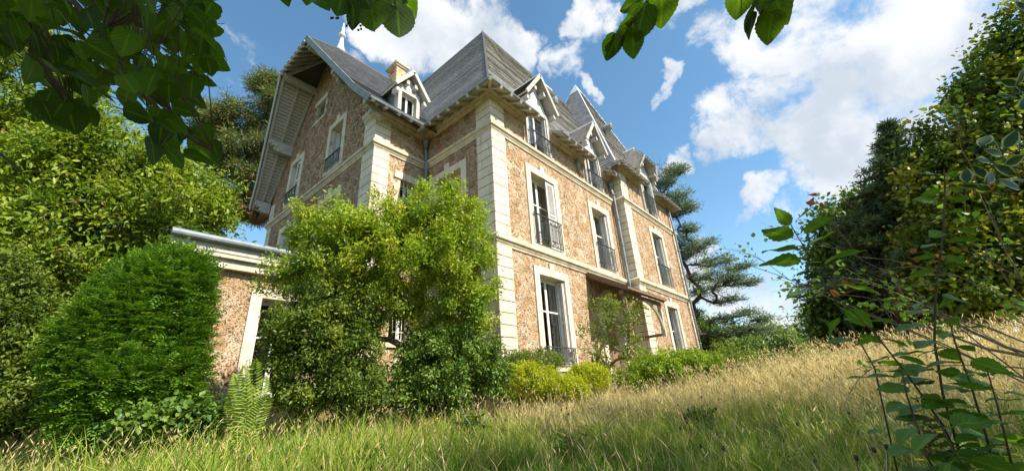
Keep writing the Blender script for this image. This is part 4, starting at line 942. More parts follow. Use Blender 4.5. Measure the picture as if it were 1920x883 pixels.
def ell(blobs, n, shell=.55, gate=True, zmin=None, gth=-.45):
    "points inside a union of ellipsoids (cx,cy,cz,rx,ry,rz), pushed outwards and gathered in clumps"
    B = np.array(blobs, float); vol = B[:, 3]*B[:, 4]*B[:, 5]; vol = vol**.8; out = []
    ph = rng.uniform(0, 6, 9)
    while sum(len(o) for o in out) < n:
        k_ = rng.choice(len(B), n*2, p=vol/vol.sum()); d = rdir(n*2); r = rng.uniform(shell**3, 1, n*2)**(1/3)
        p = B[k_, :3]+d*r[:, None]*B[k_, 3:]
        if gate:
            f = 4.2/np.sqrt(B[k_, 3]*B[k_, 5]+.05); q_ = p*f[:, None]
            g = np.sin(q_[:, 0]+ph[0]+1.7*np.sin(q_[:, 2]*.7+ph[1]))*np.sin(q_[:, 1]*1.1+ph[2]+np.sin(q_[:, 0]*.6))+np.sin(q_[:, 2]*1.3+ph[3]+np.sin(q_[:, 1]*.8+ph[4]))*.8
            p = p[g > gth+rng.normal(0, .25, len(g))]
        if zmin is not None: p = p[p[:, 2] > zmin]
        out.append(p)
    return np.concatenate(out)[:n]
def branches(base, targets, trunk=None, sag=.06, r0=.012, pw=.42, rmax=.3):
    "a branching skeleton: each target is joined to the nearest limb; returns edges with radii and the twig ends"
    nodes = [np.array(b, float) for b in base]; par = [-1]*len(nodes)
    if trunk is not None:
        last = 0
        for p in trunk: nodes.append(np.array(p, float)); par.append(last); last = len(nodes)-1
    b0 = nodes[0]; order = np.argsort(np.linalg.norm(targets-b0, axis=1)); ends = []
    for ti_ in order:
        t = targets[ti_]; A = np.array(nodes); d = np.linalg.norm(A-t, axis=1); back = np.linalg.norm(A-b0, axis=1)
        cost = d+np.maximum(0, back-np.linalg.norm(t-b0))*1.5+np.maximum(0, A[:, 2]-t[2])*.35
        j = int(np.argmin(cost)); p = nodes[j]; L = np.linalg.norm(t-p); ns = 3 if L > .5 else 2; last = j
        for s_ in range(1, ns+1):
            f = s_/ns; q_ = p+(t-p)*f; q_ = q_+rng.normal(0, .05*L, 3)*(f < 1); q_[2] += sag*L*math.sin(f*math.pi)
            nodes.append(q_); par.append(last); last = len(nodes)-1
        ends.append((ti_, last, j))
    cnt = np.zeros(len(nodes)); 
    for i in range(len(nodes)-1, -1, -1):
        cnt[i] += 1
        if par[i] >= 0: cnt[par[i]] += cnt[i]
    rad = np.minimum(r0*cnt**pw, rmax)
    return np.array(nodes), np.array(par), rad, ends
def tubes(name, nodes, par, rad, mat, parent=None, kind=None, sides=5, minr=0.0):
    I_ = np.where((par >= 0) & (rad >= minr))[0]; A = nodes[par[I_]]; Bq = nodes[I_]; ra = np.minimum(rad[par[I_]], rad[I_]*1.35); rb = rad[I_]
    d = nrmz(Bq-A); ref = np.where(np.abs(d[:, 2:3]) < .9, [[0, 0, 1.]], [[1., 0, 0]]); e = nrmz(np.cross(d, ref)); g = np.cross(d, e); n = len(I_); vs = []
    for C, r_ in ((A-d*ra[:, None]*.2, ra), (Bq, rb)):
        for j in range(sides):
            a = 2*math.pi*j/sides; vs.append(C+r_[:, None]*(math.cos(a)*e+math.sin(a)*g))
    V = np.stack(vs, 1).reshape(-1, 3); b = (np.arange(n)*2*sides)[:, None]
    q_ = np.concatenate([b+np.array([[j, (j+1) % sides, sides+(j+1) % sides, sides+j]]) for j in range(sides)])
    return fast(name, V, [q_], mat, np.full(len(V), .5), parent=parent, kind=kind, smooth=True)
def twig_leaves(lv, P0, P1, n, spread, L, W, tint, upn=.8, hang=0.0, out=.6, tsd=.16, csd=.13):
    "n leaves along each twig P0->P1"
    m_ = len(P0); d = nrmz(P1-P0); t = rng.uniform(.15, 1.12, (m_, n, 1))
    P = P0[:, None]+(P1-P0)[:, None]*t+rng.normal(0, spread, (m_, n, 3))
    D = d[:, None]*out+rng.normal(0, .6, (m_, n, 3)); D[..., 2] -= hang
    N = rng.normal(0, .55, (m_, n, 3)); N[..., 2] += upn
    s_ = rng.uniform(.65, 1.2, (m_, n)); T = tint+rng.normal(0, csd, (m_, 1))+rng.normal(0, tsd, (m_, n))
    lv.add(P.reshape(-1, 3), D.reshape(-1, 3), N.reshape(-1, 3), (L*s_).ravel(), (W*s_).ravel(), T.ravel())
def pxb(px, py, d, rx, ry, rd=None):
    c = at(px, py, d); k_ = d/FPX*.93; rd = rx if rd is None else rd
    return (*c, rx*k_, max(.15, rd*k_), ry*k_)
def gz(x, y): return float(ground(x, y))
def shrub(name, label, cat, base, blobs, nt_, nl, L, W, mat, bark='bark', tint=.5, hang=.1, spread=.05, r0=.006, trunk=None, shell=.5, group=None, gate=True, upn=.8, nst=1, zmin=None, twl=None, csd=.13, minr=0, shoots=0, gth=-.45):
    base = (base[0], base[1], gz(base[0], base[1])-.05 if len(base) < 3 else base[2]); rt_ = root(name, base, label, cat, group)
    T = ell(blobs, nt_, shell, gate, zmin if zmin is not None else base[2]+.1, gth)
    if shoots:
        B_ = np.array(blobs, float); k_ = rng.integers(0, len(B_), shoots); d_ = rdir(shoots, .35); sh = B_[k_, :3]+d_*B_[k_, 3:]*rng.uniform(1.02, 1.22, (shoots, 1))+d_*.12; T = np.concatenate([T, sh[sh[:, 2] > base[2]+.3]])
    sp_ = .12*max(b[3] for b in blobs)*(nst > 1)+.08*(nst > 1); B = [np.array(base)+(rng.uniform(-sp_, sp_)*2, rng.uniform(-sp_, sp_)*2, 0) for _ in range(nst)]
    nd, pr, rd_, en = branches(B, T, trunk, r0=r0)
    tubes('trunk' if trunk is not None else 'stems', nd, pr, rd_, bark, rt_, minr=minr)
    lv = Leaves(); i1 = np.array([e[1] for e in en]); P1 = nd[i1]; P0 = nd[pr[i1]]
    if twl: P0 = P1-nrmz(P1-P0)*np.minimum(twl, np.linalg.norm(P1-P0, axis=1, keepdims=True)*1.5+.1)
    zc = (P1[:, 2]-T[:, 2].min())/(np.ptp(T[:, 2])+.01)
    twig_leaves(lv, P0, P1, nl, spread, L, W, tint, upn, hang, csd=csd)
    lv.build('crown' if trunk is not None else 'foliage', mat, rt_)
    return rt_, nd, pr

# golden shrub in the corner of the house
bl = [pxb(812, 430, 8.8, 95, 60), pxb(690, 445, 8.6, 105, 60), pxb(600, 480, 8.3, 80, 75), pxb(760, 520, 8.6, 150, 90), pxb(880, 470, 8.7, 58, 85), pxb(905, 560, 8.5, 40, 65), pxb(860, 590, 8.3, 65, 55),
      pxb(640, 560, 8.2, 90, 60), pxb(610, 405, 8.4, 45, 18), pxb(545, 520, 8.1, 40, 40), pxb(760, 395, 8.9, 60, 30), pxb(840, 385, 8.9, 60, 25), pxb(745, 450, 8.7, 90, 70), pxb(690, 520, 8.4, 80, 70), pxb(800, 600, 8.5, 60, 40)]
b0 = at(735, 690, 8.3)
shrub('golden_shrub', 'tall yellow-green shrub with bare lower stems, in front of the corner of the house', 'shrub', (b0[0], b0[1]), bl, 1000, 76, .085, .036, 'l_gold', 'bark_pale', .55, .25, .085, r0=.0028, nst=7, shell=.3, csd=.22, twl=.5, shoots=130, gth=-.1)
# dark mixed shrub left of it
bl = [pxb(585, 610, 7.3, 80, 60), pxb(645, 660, 7.2, 70, 60), pxb(550, 680, 7.0, 50, 50), pxb(685, 600, 7.5, 50, 50), pxb(610, 560, 7.5, 55, 45), pxb(660, 735, 7.0, 70, 45), pxb(570, 745, 6.9, 60, 45), pxb(720, 740, 7.2, 40, 40)]
b0 = at(600, 745, 7.2); shrub('privet_shrub', 'dark green small-leaved shrub beside the annex window', 'shrub', (b0[0], b0[1]), bl, 760, 64, .066, .036, 'l_mid', tint=.72, r0=.0028, nst=4, shell=.4, spread=.07, csd=.2, shoots=70, gth=-.2)
# deep green shrub
bl = [pxb(830, 690, 7.9, 85, 55), pxb(880, 680, 8.1, 55, 55), pxb(780, 700, 7.7, 45, 50), pxb(830, 640, 8.0, 45, 28), pxb(920, 700, 8.1, 40, 40), pxb(830, 745, 7.8, 90, 40)]
b0 = at(840, 745, 7.9); shrub('laurel_shrub', 'rounded deep green leafy shrub under the golden shrub', 'shrub', (b0[0], b0[1]), bl, 600, 66, .075, .04, 'l_deep', tint=.85, r0=.003, nst=4, shell=.5, spread=.06, shoots=60, gth=-.5)
# clipped yellow bushes
for px, py, d, rx, ry, lab in ((985, 716, 8.8, 72, 37, 'wide yellow-green clipped bush in front of the house corner'), (1103, 712, 9.3, 42, 30, 'small round yellow-green clipped bush under the balcony'), (1055, 730, 8.9, 55, 22, 'low sprawling yellow-green bush between the two clipped ones')):
    b = pxb(px, py, d, rx, ry); shrub('clipped_bush', lab, 'bush', (b[0], b[1]), [b], 420, 50, .05, .022, 'l_yellow', tint=.6, r0=.0025, nst=3, shell=.8, spread=.045, gate=False, hang=.1, group='yellow-green bushes before the house', zmin=b[2]-b[5]*1.0)
b = [pxb(1000, 680, 9.6, 70, 24), pxb(950, 690, 9.4, 40, 24)]; shrub('box_shrub', 'dull green loose shrub against the house wall behind the yellow bushes', 'shrub', (b[0][0], b[0][1]), b, 260, 46, .05, .024, 'l_mid', tint=.65, r0=.003, nst=3, shell=.5)
bl = [pxb(1230, 695, 11.5, 55, 32), pxb(1290, 690, 12, 70, 34), pxb(1190, 712, 11.2, 40, 20)]; shrub('low_bush', 'broad bright green bush right of the porch', 'bush', (bl[1][0], bl[1][1]), bl, 420, 60, .075, .036, 'l_gold', tint=.38, r0=.003, nst=4, shell=.5, spread=.07, zmin=.4, shoots=50, gth=-.3)
bl = [pxb(1350, 690, 13, 50, 36), pxb(1400, 700, 13.5, 40, 28)]; shrub('low_bush', 'darker bush at the far right corner of the house', 'bush', (bl[0][0], bl[0][1]), bl, 300, 56, .08, .038, 'l_mid', tint=.75, r0=.003, nst=4, shell=.5, spread=.07, zmin=.4, shoots=50, gth=-.3)
# rambling rose at the porch
bl = [pxb(1150, 600, 10.6, 50, 40), pxb(1110, 640, 10.5, 35, 50), pxb(1175, 640, 10.6, 36, 50), pxb(1130, 575, 10.7, 35, 18), pxb(1195, 575, 10.5, 22, 16), pxb(1145, 690, 10.4, 50, 30)]
b0 = at(1150, 715, 10.6); shrub('rambling_rose', 'straggly half-bare rambling rose climbing in front of the porch canopy', 'climber', (b0[0], b0[1]), bl, 190, 15, .085, .045, 'l_mid', 'bark_pale', .85, .15, .08, r0=.004, nst=5, shell=.2, csd=.2)
# clipped yew: sprays of short needles
def yew():
    g_ = at(262, 775, 6.6); base = (g_[0], g_[1], gz(g_[0], g_[1])-.05); rt_ = root('clipped_yew', base, 'big dense bright green yew bush leaning against the annex', 'yew')
    bl = [pxb(282, 590, 6.8, 85, 110), pxb(325, 535, 6.9, 58, 66), pxb(215, 645, 6.5, 75, 95), pxb(262, 700, 6.5, 100, 75), pxb(322, 620, 6.7, 46, 80), pxb(180, 665, 6.4, 48, 75), pxb(185, 745, 6.3, 52, 50), pxb(245, 770, 6.4, 100, 50)]
    T = ell(bl, 3000, .84, False, base[2]+.05); Bl = np.array(bl)
    inn = np.min([np.linalg.norm((T-b[:3])/b[3:], axis=1) for b in Bl], axis=0); T = np.concatenate([T[inn > .78], ell(bl, 500, .55, False, base[2]+.05)])
    nd, pr, rd_, en = branches([base], ell(bl, 120, .3, False, base[2]+.1), r0=.003); tubes('stems', nd, pr, rd_, 'bark', rt_)
    lv = Leaves()
    for p in T:
        k_ = np.argmin(np.linalg.norm((p-Bl[:, :3])/Bl[:, 3:], axis=1)); o_ = nrmz((p-Bl[k_, :3])/Bl[k_, 3:]**2)
        for s_ in range(4):
            d = nrmz(o_*1.0+rng.normal(0, .45, 3)+np.array([0, 0, .75])); L = rng.uniform(.16, .36); n = 11; t = np.linspace(.05, 1, n)[:, None]
            q_ = p+rng.normal(0, .05, 3)+d*L*t+np.array([0, 0, -.05])*t**2; sd = nrmz(np.cross(d, [0, 0, 1.])+rng.normal(0, .2, 3)); sg = np.where(np.arange(n) % 2, 1, -1)[:, None]
            lv.add(q_, d*.65+sd*sg, np.tile(np.cross(sd, d), (n, 1))+rng.normal(0, .15, (n, 3)), .085*(1.15-.5*t[:, 0]), .030, .5+rng.normal(0, .16)+.25*(t[:, 0]-.5))
    lv.build('foliage', 'l_yew', rt_)
yew()
# elder with seed heads, left of the annex
bl = [pxb(120, 330, 10.5, 150, 110), pxb(60, 170, 10.5, 110, 110), pxb(300, 380, 10.6, 130, 85), pxb(230, 300, 10.8, 110, 90), pxb(380, 390, 11.2, 55, 55), pxb(150, 460, 9.6, 150, 80), pxb(60, 520, 8.6, 90, 90), pxb(30, 400, 9, 80, 120), pxb(330, 450, 10.6, 90, 50), pxb(-60, 300, 10, 110, 170), pxb(60, 660, 9, 110, 90), pxb(180, 600, 9.6, 110, 90), pxb(-40, 560, 9, 90, 150), pxb(100, 740, 9, 150, 40)]
b0 = at(110, 760, 9.6); shrub('elder_tree', 'wide yellow-green tree with brownish seed heads behind the yew and the annex', 'tree', (b0[0], b0[1]), bl, 1500, 56, .15, .066, 'l_elder', 'bark', .44, .3, .17, r0=.0045, trunk=[(b0[0], b0[1], 1.2), (b0[0]+.1, b0[1]+.1, 2.4), (b0[0]+.3, b0[1], 3.6)], shell=.4, csd=.18, shoots=160, gth=-.25)
# shrubs at the left edge
bl = [pxb(20, 600, 7.4, 70, 60), pxb(-10, 660, 7.2, 60, 70), pxb(60, 660, 7.4, 50, 60), pxb(0, 520, 7.4, 60, 50), pxb(20, 760, 7.0, 90, 50)]
b0 = at(20, 790, 7.2); shrub('sapling_shrub', 'loose light green sapling shrub with long leaves left of the yew', 'shrub', (b0[0], b0[1]), bl, 420, 48, .095, .042, 'l_mid', tint=.7, r0=.0022, nst=5, shoots=50, shell=.3, hang=.3, spread=.09, csd=.22)
# herbs at the foot of the yew
bl = [pxb(300, 785, 5.9, 60, 22), pxb(375, 780, 6.0, 45, 24), pxb(250, 800, 5.8, 40, 16)]
shrub('nettle_patch', 'low broad-leaved green weeds at the foot of the yew', 'weeds', (bl[0][0], bl[0][1]), bl, 150, 30, .10, .07, 'l_deep', tint=.75, r0=.002, nst=4, shell=.3, spread=.08)

# conifers and far trees
def conifer(name, label, base, trunk_top, tiers, mat, bark, L, W, per, tuft, tint=.5, flat=.35, r0=.03, group=None):
    "tiers: (tip point, n tufts, radius) horizontal boughs built from the trunk"
    base = np.array(base, float); rt_ = root(name, tuple(base), label, 'tree', group); top = np.array(trunk_top, float); T = []
    for c, n, rr, rz_ in tiers:
        d = rdir(n); r = rng.uniform(.05, 1, n)**.5; T.append(np.array(c)+d*r[:, None]*np.array([rr, rr, rz_]))
    T = np.concatenate(T); tr_ = [base+(top-base)*t+np.array([math.sin(t*5)*.15, math.cos(t*4)*.15-.15, 0]) for t in np.linspace(.08, 1, 16)]
    nd, pr, rd_, en = branches([base], T, tr_, sag=.02, r0=r0, pw=.45, rmax=.42); tubes('trunk', nd, pr, rd_, bark, rt_)
    lv = Leaves(); T = np.concatenate([T, nd[[e[1] for e in en]]*.6+nd[pr[[e[1] for e in en]]]*.4]); n = len(T); D = rng.normal(0, 1, (n, per, 3)); D[..., 2] = D[..., 2]*flat+.25; D = nrmz(D)
    P = T[:, None]+D*rng.uniform(0, tuft, (n, per, 1)); lv.add(P.reshape(-1, 3), D.reshape(-1, 3), rdir(n*per, .5), L*rng.uniform(.6, 1.2, n*per), W, (tint+rng.normal(0, .14, (n, 1))+rng.normal(0, .14, (n, per))).ravel())
    lv.build('crown', mat, rt_); return rt_
D_ = 26
tp_ = [(at(x, y, D_), n, rx*D_/FPX, ry*D_/FPX) for x, y, n, rx, ry in [(500, 160, 60, 30, 24), (450, 225, 110, 62, 26), (520, 200, 60, 34, 20), (400, 240, 60, 40, 18), (470, 285, 120, 62, 24), (410, 310, 60, 40, 16), (480, 335, 110, 52, 22), (440, 375, 80, 50, 16), (470, 400, 70, 40, 14), (520, 300, 60, 30, 40), (550, 260, 60, 40, 60), (590, 330, 60, 40, 60), (390, 210, 30, 24, 14)]]
c_ = at(545, 430, D_); conifer('pine_tree', 'tall pine with spreading layered boughs and blue sky between, behind the gable', (c_[0], c_[1], gz(c_[0], c_[1])), at(540, 150, D_), tp_, 'l_pine', 'bark_red', .24, .045, 40, .5, flat=.8, tint=.55, r0=.012)
D_ = 28
tp_ = [(at(x, y, D_), n, rx*D_/FPX, ry*D_/FPX) for x, y, n, rx, ry in [(1262, 322, 45, 26, 9), (1245, 345, 40, 24, 14), (1270, 372, 50, 34, 10), (1285, 390, 40, 26, 8), (1260, 400, 40, 30, 12), (1290, 430, 30, 22, 8), (1270, 455, 40, 30, 12), (1310, 462, 50, 36, 9), (1290, 480, 40, 30, 9), (1340, 492, 50, 36, 7), (1385, 500, 30, 26, 6), (1330, 520, 60, 50, 10), (1375, 530, 50, 40, 9), (1405, 532, 20, 20, 5), (1320, 550, 40, 36, 10), (1360, 565, 30, 30, 8), (1300, 590, 30, 20, 20), (1400, 590, 30, 24, 8), (1430, 600, 24, 24, 6), (1360, 600, 34, 36, 10), (1410, 620, 50, 44, 10), (1360, 625, 44, 40, 9), (1200, 420, 60, 40, 60), (1180, 520, 60, 40, 60)]]
c_ = at(1215, 640, D_); conifer('cedar_tree', 'blue-green cedar with flat drooping boughs beyond the right end of the house', (c_[0], c_[1], gz(c_[0], c_[1])), at(1232, 300, D_), tp_, 'l_cedar', 'bark', .26, .042, 15, .42, flat=.3, tint=.62, r0=.007)
D_ = 17.5
tp_ = []
for i in range(24):
    ctr = at(1664, 236+i*12, D_); rr = (6+i*5.6)*D_/FPX
    for k_ in range(5+i//3):
        a_ = rnd.uniform(0, 2*math.pi); ln = rr*rnd.uniform(.65, 1.2)
        for t_ in np.linspace(.35, 1, 2+i//6): tp_.append((ctr+np.array([math.cos(a_)*ln*t_, math.sin(a_)*ln*t_, -.28*ln*t_+.12*ln*t_**2]), 2 if i < 12 else 3, .16, .05))
c_ = at(1690, 690, D_); conifer('spruce_tree', 'dark pointed spruce standing above the other trees on the right', (c_[0], c_[1], gz(c_[0], c_[1])), at(1664, 228, D_), tp_, 'l_spruce', 'bark', .20, .045, 16, .2, flat=.45, tint=.6, r0=.009)
def tree(name, label, base, trunk, bl, n, nl, L, W, mat, tint=.5, group=None, r0=.02, shell=.5, spread=.25, hang=.25, csd=.18):
    return shrub(name, label, 'tree', base, bl, n, nl, L, W, mat, 'bark', tint, hang, spread, r0=r0, trunk=trunk, shell=shell, group=group, csd=csd, shoots=n//9, gth=-.15)
def bt(px, py, d, *ups):
    c = at(px, py, d); z = gz(c[0], c[1]); return (c[0], c[1], z), [at(a, b, d) for a, b in ups]
b, t = bt(1640, 680, 20, (1640, 640), (1630, 580), (1625, 500))
tree('lime_tree', 'dark rounded broadleaf tree at the edge of the meadow, left of the spruce', b, t, [pxb(1600, 440, 20, 62, 62), pxb(1640, 520, 20, 85, 80), pxb(1575, 540, 20, 50, 80), pxb(1700, 480, 20.5, 70, 90), pxb(1560, 600, 19.5, 35, 40), pxb(1640, 600, 19.5, 90, 50), pxb(1760, 560, 20, 90, 90), pxb(1610, 400, 20, 36, 36)], 760, 50, .27, .18, 'l_dark', .55, r0=.008, spread=.32)
b, t = bt(1850, 680, 15, (1850, 600), (1840, 500), (1835, 380), (1845, 260))
tree('maple_tree', 'large maple with sunlit yellow-green leaf tips filling the right edge', b, t, [pxb(1805, 260, 15, 66, 66), pxb(1872, 185, 15, 72, 84), pxb(1908, 105, 15, 50, 66), pxb(1935, 55, 15, 40, 60), pxb(1762, 330, 15, 46, 56), pxb(1850, 360, 14.5, 100, 100), pxb(1780, 430, 14.5, 80, 70), pxb(1900, 480, 14, 90, 90), pxb(1820, 540, 14, 110, 60), pxb(1990, 300, 15, 110, 250)], 880, 50, .19, .15, 'l_maple', .6, r0=.007, spread=.24, csd=.3)
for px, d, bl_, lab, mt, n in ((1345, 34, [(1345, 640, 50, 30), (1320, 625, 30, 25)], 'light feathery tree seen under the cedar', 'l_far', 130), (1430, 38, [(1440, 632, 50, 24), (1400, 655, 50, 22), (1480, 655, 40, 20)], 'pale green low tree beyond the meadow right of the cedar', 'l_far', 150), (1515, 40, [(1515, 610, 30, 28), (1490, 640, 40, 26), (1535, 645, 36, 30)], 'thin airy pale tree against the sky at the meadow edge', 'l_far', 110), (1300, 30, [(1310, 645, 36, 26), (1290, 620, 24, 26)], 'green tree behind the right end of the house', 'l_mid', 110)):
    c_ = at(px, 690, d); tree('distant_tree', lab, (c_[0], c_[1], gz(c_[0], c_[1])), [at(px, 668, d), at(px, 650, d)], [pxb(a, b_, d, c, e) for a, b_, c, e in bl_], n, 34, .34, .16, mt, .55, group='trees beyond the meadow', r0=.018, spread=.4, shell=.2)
o = shrub('far_hedge', 'low dark greenery along the far edge of the meadow', 'hedge', tuple(at(1480, 690, 34)[:2]), [pxb(1400, 680, 34, 70, 14), pxb(1480, 684, 34, 70, 14), pxb(1560, 684, 30, 60, 20), pxb(1330, 680, 34, 50, 16)], 260, 36, .3, .15, 'l_mid', tint=.5, spread=.35, shell=.2)[0]
for cx_, cy_, lab, n_ in ((24, -16, 'broad green tree on the far side of the meadow beyond the maple', 200), (16, -21, 'leafy tree at the right end of the meadow', 200)):
    z_ = gz(cx_, cy_); tree('park_edge_tree', lab, (cx_, cy_, z_), [(cx_, cy_, z_+2), (cx_+.2, cy_, z_+4)], [(cx_, cy_, z_+5, 3.2, 3.2, 2.8), (cx_+1, cy_-2, z_+3.4, 2.6, 2.6, 2.4), (cx_-1.2, cy_+1, z_+3, 2.4, 2.4, 2.2)], n_, 40, .26, .17, 'l_dark', .5, r0=.012, spread=.35)
bl = [pxb(60, 640, 17, 170, 110), pxb(250, 640, 17, 110, 90), pxb(-120, 560, 16, 150, 200), pxb(150, 520, 18, 160, 90), pxb(420, 560, 19, 60, 60), pxb(60, 760, 15, 200, 40)]
c_ = at(120, 740, 17); shrub('thicket', 'dense green thicket behind the elder at the left edge', 'thicket', (c_[0], c_[1]), bl, 520, 40, .26, .14, 'l_mid', tint=.45, spread=.35, shell=.4, r0=.006, nst=5)
# overhanging linden: trunk behind the photographer, branches into view
def leaf_mesh(name, n=15, mat='l_linden', cut=.06, shape='heart', seed=0, rim=False):
    r_ = random.Random(seed); vs = []; fs = []; ed = []; alo = []; L = 1.0
    ts = np.linspace(0, 1, n)
    def half(t):
        if shape == 'heart': return .50*(math.sin(math.pi*min(1, t*1.01)**.70)**.72)*(1-.12*t)+.010
        if shape == 'ovate': return .30*math.sin(math.pi*t**.72)**.9+.004
        return .27*math.sin(math.pi*t**.85)+.006
    curl = r_.uniform(.05, .22); tw = r_.uniform(-.25, .25); fold = r_.uniform(.1, .28); wav = r_.uniform(.0, .03)
    for i, t in enumerate(ts):
        h = half(t)*(1+(cut if i % 2 else -cut)*(0 < i < n-1)); y = t-(.10*math.sin(math.pi*min(1, t*4)) if shape == 'heart' and t < .25 else 0)
        zc = -curl*t*t
        for s_, e_ in ((-1, 1), (-.55, .5), (0, 0), (.55, .5), (1, 1)):
            x = h*s_; yy = y-(.13*abs(s_)*(1-t*3) if shape == 'heart' and t < .33 else 0)-.05*abs(s_)*h
            z = zc+fold*abs(x)+tw*x*t+wav*math.sin(9*t+s_*2); vs.append((x, yy, z)); ed.append(abs(s_)); alo.append(t)
    for i in range(n-1):
        for j in range(4): a = i*5+j; fs.append((a, a+1, a+6, a+5))
    # stalk
    b = len(vs); vs += [(-.012, 0, 0), (.012, 0, 0), (.01, -.45, .05), (-.01, -.45, .05)]; fs.append((b, b+1, b+2, b+3)); ed += [0]*4; alo += [0]*4
    me = bpy.data.meshes.new(name); me.from_pydata(vs, [], fs); me.polygons.foreach_set('use_smooth', np.ones(len(fs), bool))
    a = me.attributes.new('tint', 'FLOAT', 'POINT'); tv = r_.uniform(.15, .85); a.data.foreach_set('value', np.full(len(vs), tv, np.float32))
    a = me.attributes.new('edge', 'FLOAT', 'POINT'); a.data.foreach_set('value', np.array(ed, np.float32)); a = me.attributes.new('along', 'FLOAT', 'POINT'); a.data.foreach_set('value', np.array(alo, np.float32)); me.materials.append(M[mat]); me.update(); return me
def put_leaf(me, P, tip, nrm, size, parent, name='leaf'):
    tip = np.array(tip, float); tip /= np.linalg.norm(tip); s_ = np.cross(tip, nrm); s_ /= np.linalg.norm(s_); n_ = np.cross(s_, tip)
    o = bpy.data.objects.new(name, me); mw = Matrix((s_*size, tip*size, n_*size)).transposed().to_4x4(); mw.translation = P
    COL.objects.link(o); o.parent = parent; o.matrix_parent_inverse = WM[parent.name].inverted(); o.matrix_basis = mw; return o
LM = [leaf_mesh('linden_leaf', 17, cut=.035, seed=i) for i in range(7)]
LT = root('linden_tree', (-11.2, -9.2, gz(-11.2, -9.2)), 'old lime tree whose shaded heart-shaped leaves hang into the top of the view', 'tree')
limbA = [np.array((-11.2, -9.2, gz(-11.2, -9.2)-.1)), np.array((-11.1, -9.2, 2.0)), np.array((-10.8, -9.0, 4.0)), np.array((-10.2, -8.6, 5.6))]
mb = MB(); mb.tube(limbA, [.34, .29, .24, .2], 10); part('trunk', mb, 'bark', LT, smooth=True)
def hang_branch(path, leaves, rb=.02):
    "path in photo pixels + depth; the first point is outside the frame and runs back to the trunk"
    br = sub('branch', tuple(path[0]), LT); mb = MB(); P = [np.array(p) for p in path]; mb.tube(P, list(np.linspace(rb, .003, len(P))), 6); part('bough', mb, 'bark', br, smooth=True)
    tw = MB()
    for (px, py, d, size_px, ang) in leaves:
        c = at(px, py, d); dn = -up*math.cos(ang)+rt*math.sin(ang); tip = dn+fw*rnd.uniform(-.1, 1.2); nv = np.array([rnd.gauss(0, .5), rnd.gauss(0, .5), 1.0])
        size = size_px*d/FPX; tip = tip/np.linalg.norm(tip); put_leaf(rnd.choice(LM), c-tip*size*.5, tip, nv, size, br)
        st_ = c-tip*size*.95; j = int(np.argmin([np.linalg.norm(q_-st_) for q_ in P])); tw.tube([P[j], (P[j]+st_)/2+np.array([0, 0, .01]), st_], [.0022, .0016, .001], 4)
    if leaves: part('twigs', tw, 'bark', br, kind='stuff')
    return br
top_c = np.array((-10.2, -8.6, 5.6))
import itertools
poly = [(-60, -60), (395, -60), (405, 60), (415, 100), (385, 160), (360, 215), (415, 290), (400, 310), (330, 300), (295, 240), (240, 200), (185, 190), (150, 235), (80, 235), (70, 170), (50, 110), (-60, 60)]
def inpoly(x, y):
    c = False
    for i in range(len(poly)):
        (x1, y1), (x2, y2) = poly[i], poly[i-1]
        if (y1 > y) != (y2 > y) and x < (x2-x1)*(y-y1)/(y2-y1)+x1: c = not c
    return c
lvs = []
tries = 0
while len(lvs) < 225 and tries < 20000:
    tries += 1; x, y = rnd.uniform(-60, 430), rnd.uniform(-60, 320)
    if not inpoly(x, y): continue
    if any((x-a)**2+(y-b)**2 < 16.5**2 for a, b, *_ in lvs): continue
    if rnd.random() < .45 and y > 130: continue
    lvs.append((x, y, rnd.uniform(.95, 1.7), rnd.uniform(30, 50)*(1.0 if y < 200 else .9), rnd.uniform(-1.5, 1.5)))
lvs += [(20, 305, 1.3, 56, .4), (400, 85, 1.2, 58, .9), (398, 300, 1.25, 46, .7), (290, 285, 1.3, 50, .2), (135, 225, 1.2, 56, -.2), (100, 215, 1.3, 56, .3), (165, 215, 1.3, 50, .1)]
hang_branch([top_c, at(-300, -500, 2.2), at(-60, -200, 1.7), at(80, -60, 1.45), at(190, 60, 1.35), at(255, 160, 1.3), at(330, 240, 1.3), at(400, 285, 1.3)], [l for l in lvs if l[0] > 150], .018)
hang_branch([top_c, at(-350, -450, 2.3), at(-140, -160, 1.6), at(-20, -30, 1.4), at(60, 80, 1.3), at(110, 170, 1.3), at(140, 220, 1.25)], [l for l in lvs if l[0] <= 150], .016)
b3 = hang_branch([top_c, at(300, -700, 2.4), at(520, -260, 1.6), at(600, -80, 1.25), at(690, -15, 1.2), at(740, 15, 1.2), at(765, 40, 1.2)],
    [(530, -12, 1.2, 46, .3), (575, -14, 1.25, 44, -.3), (600, -4, 1.15, 50, .35), (640, 0, 1.2, 66, -.25), (665, 30, 1.2, 56, .1), (700, 25, 1.15, 80, .25), (735, 8, 1.25, 60, .0), (748, 48, 1.15, 62, .12), (763, 5, 1.3, 60, .7), (715, -12, 1.2, 70, -.2), (680, -12, 1.1, 70, .5)], .02)
mb = MB()
for x, y in ((621, 35), (624, 34), (631, 35), (634, 34), (653, 45), (656, 43), (650, 49), (665, 51), (668, 48), (676, 49), (677, 55), (672, 57), (776, 40), (733, 58), (734, 27), (744, 20), (745, 55)):
    mb = MB(); c = at(x, y, 1.17); mb.lathe(c, [(.001, -.0035), (.003, -.002), (.0038, 0), (.003, .002), (.001, .0035)], 6); part('lime_fruit', mb, 'berry', b3)
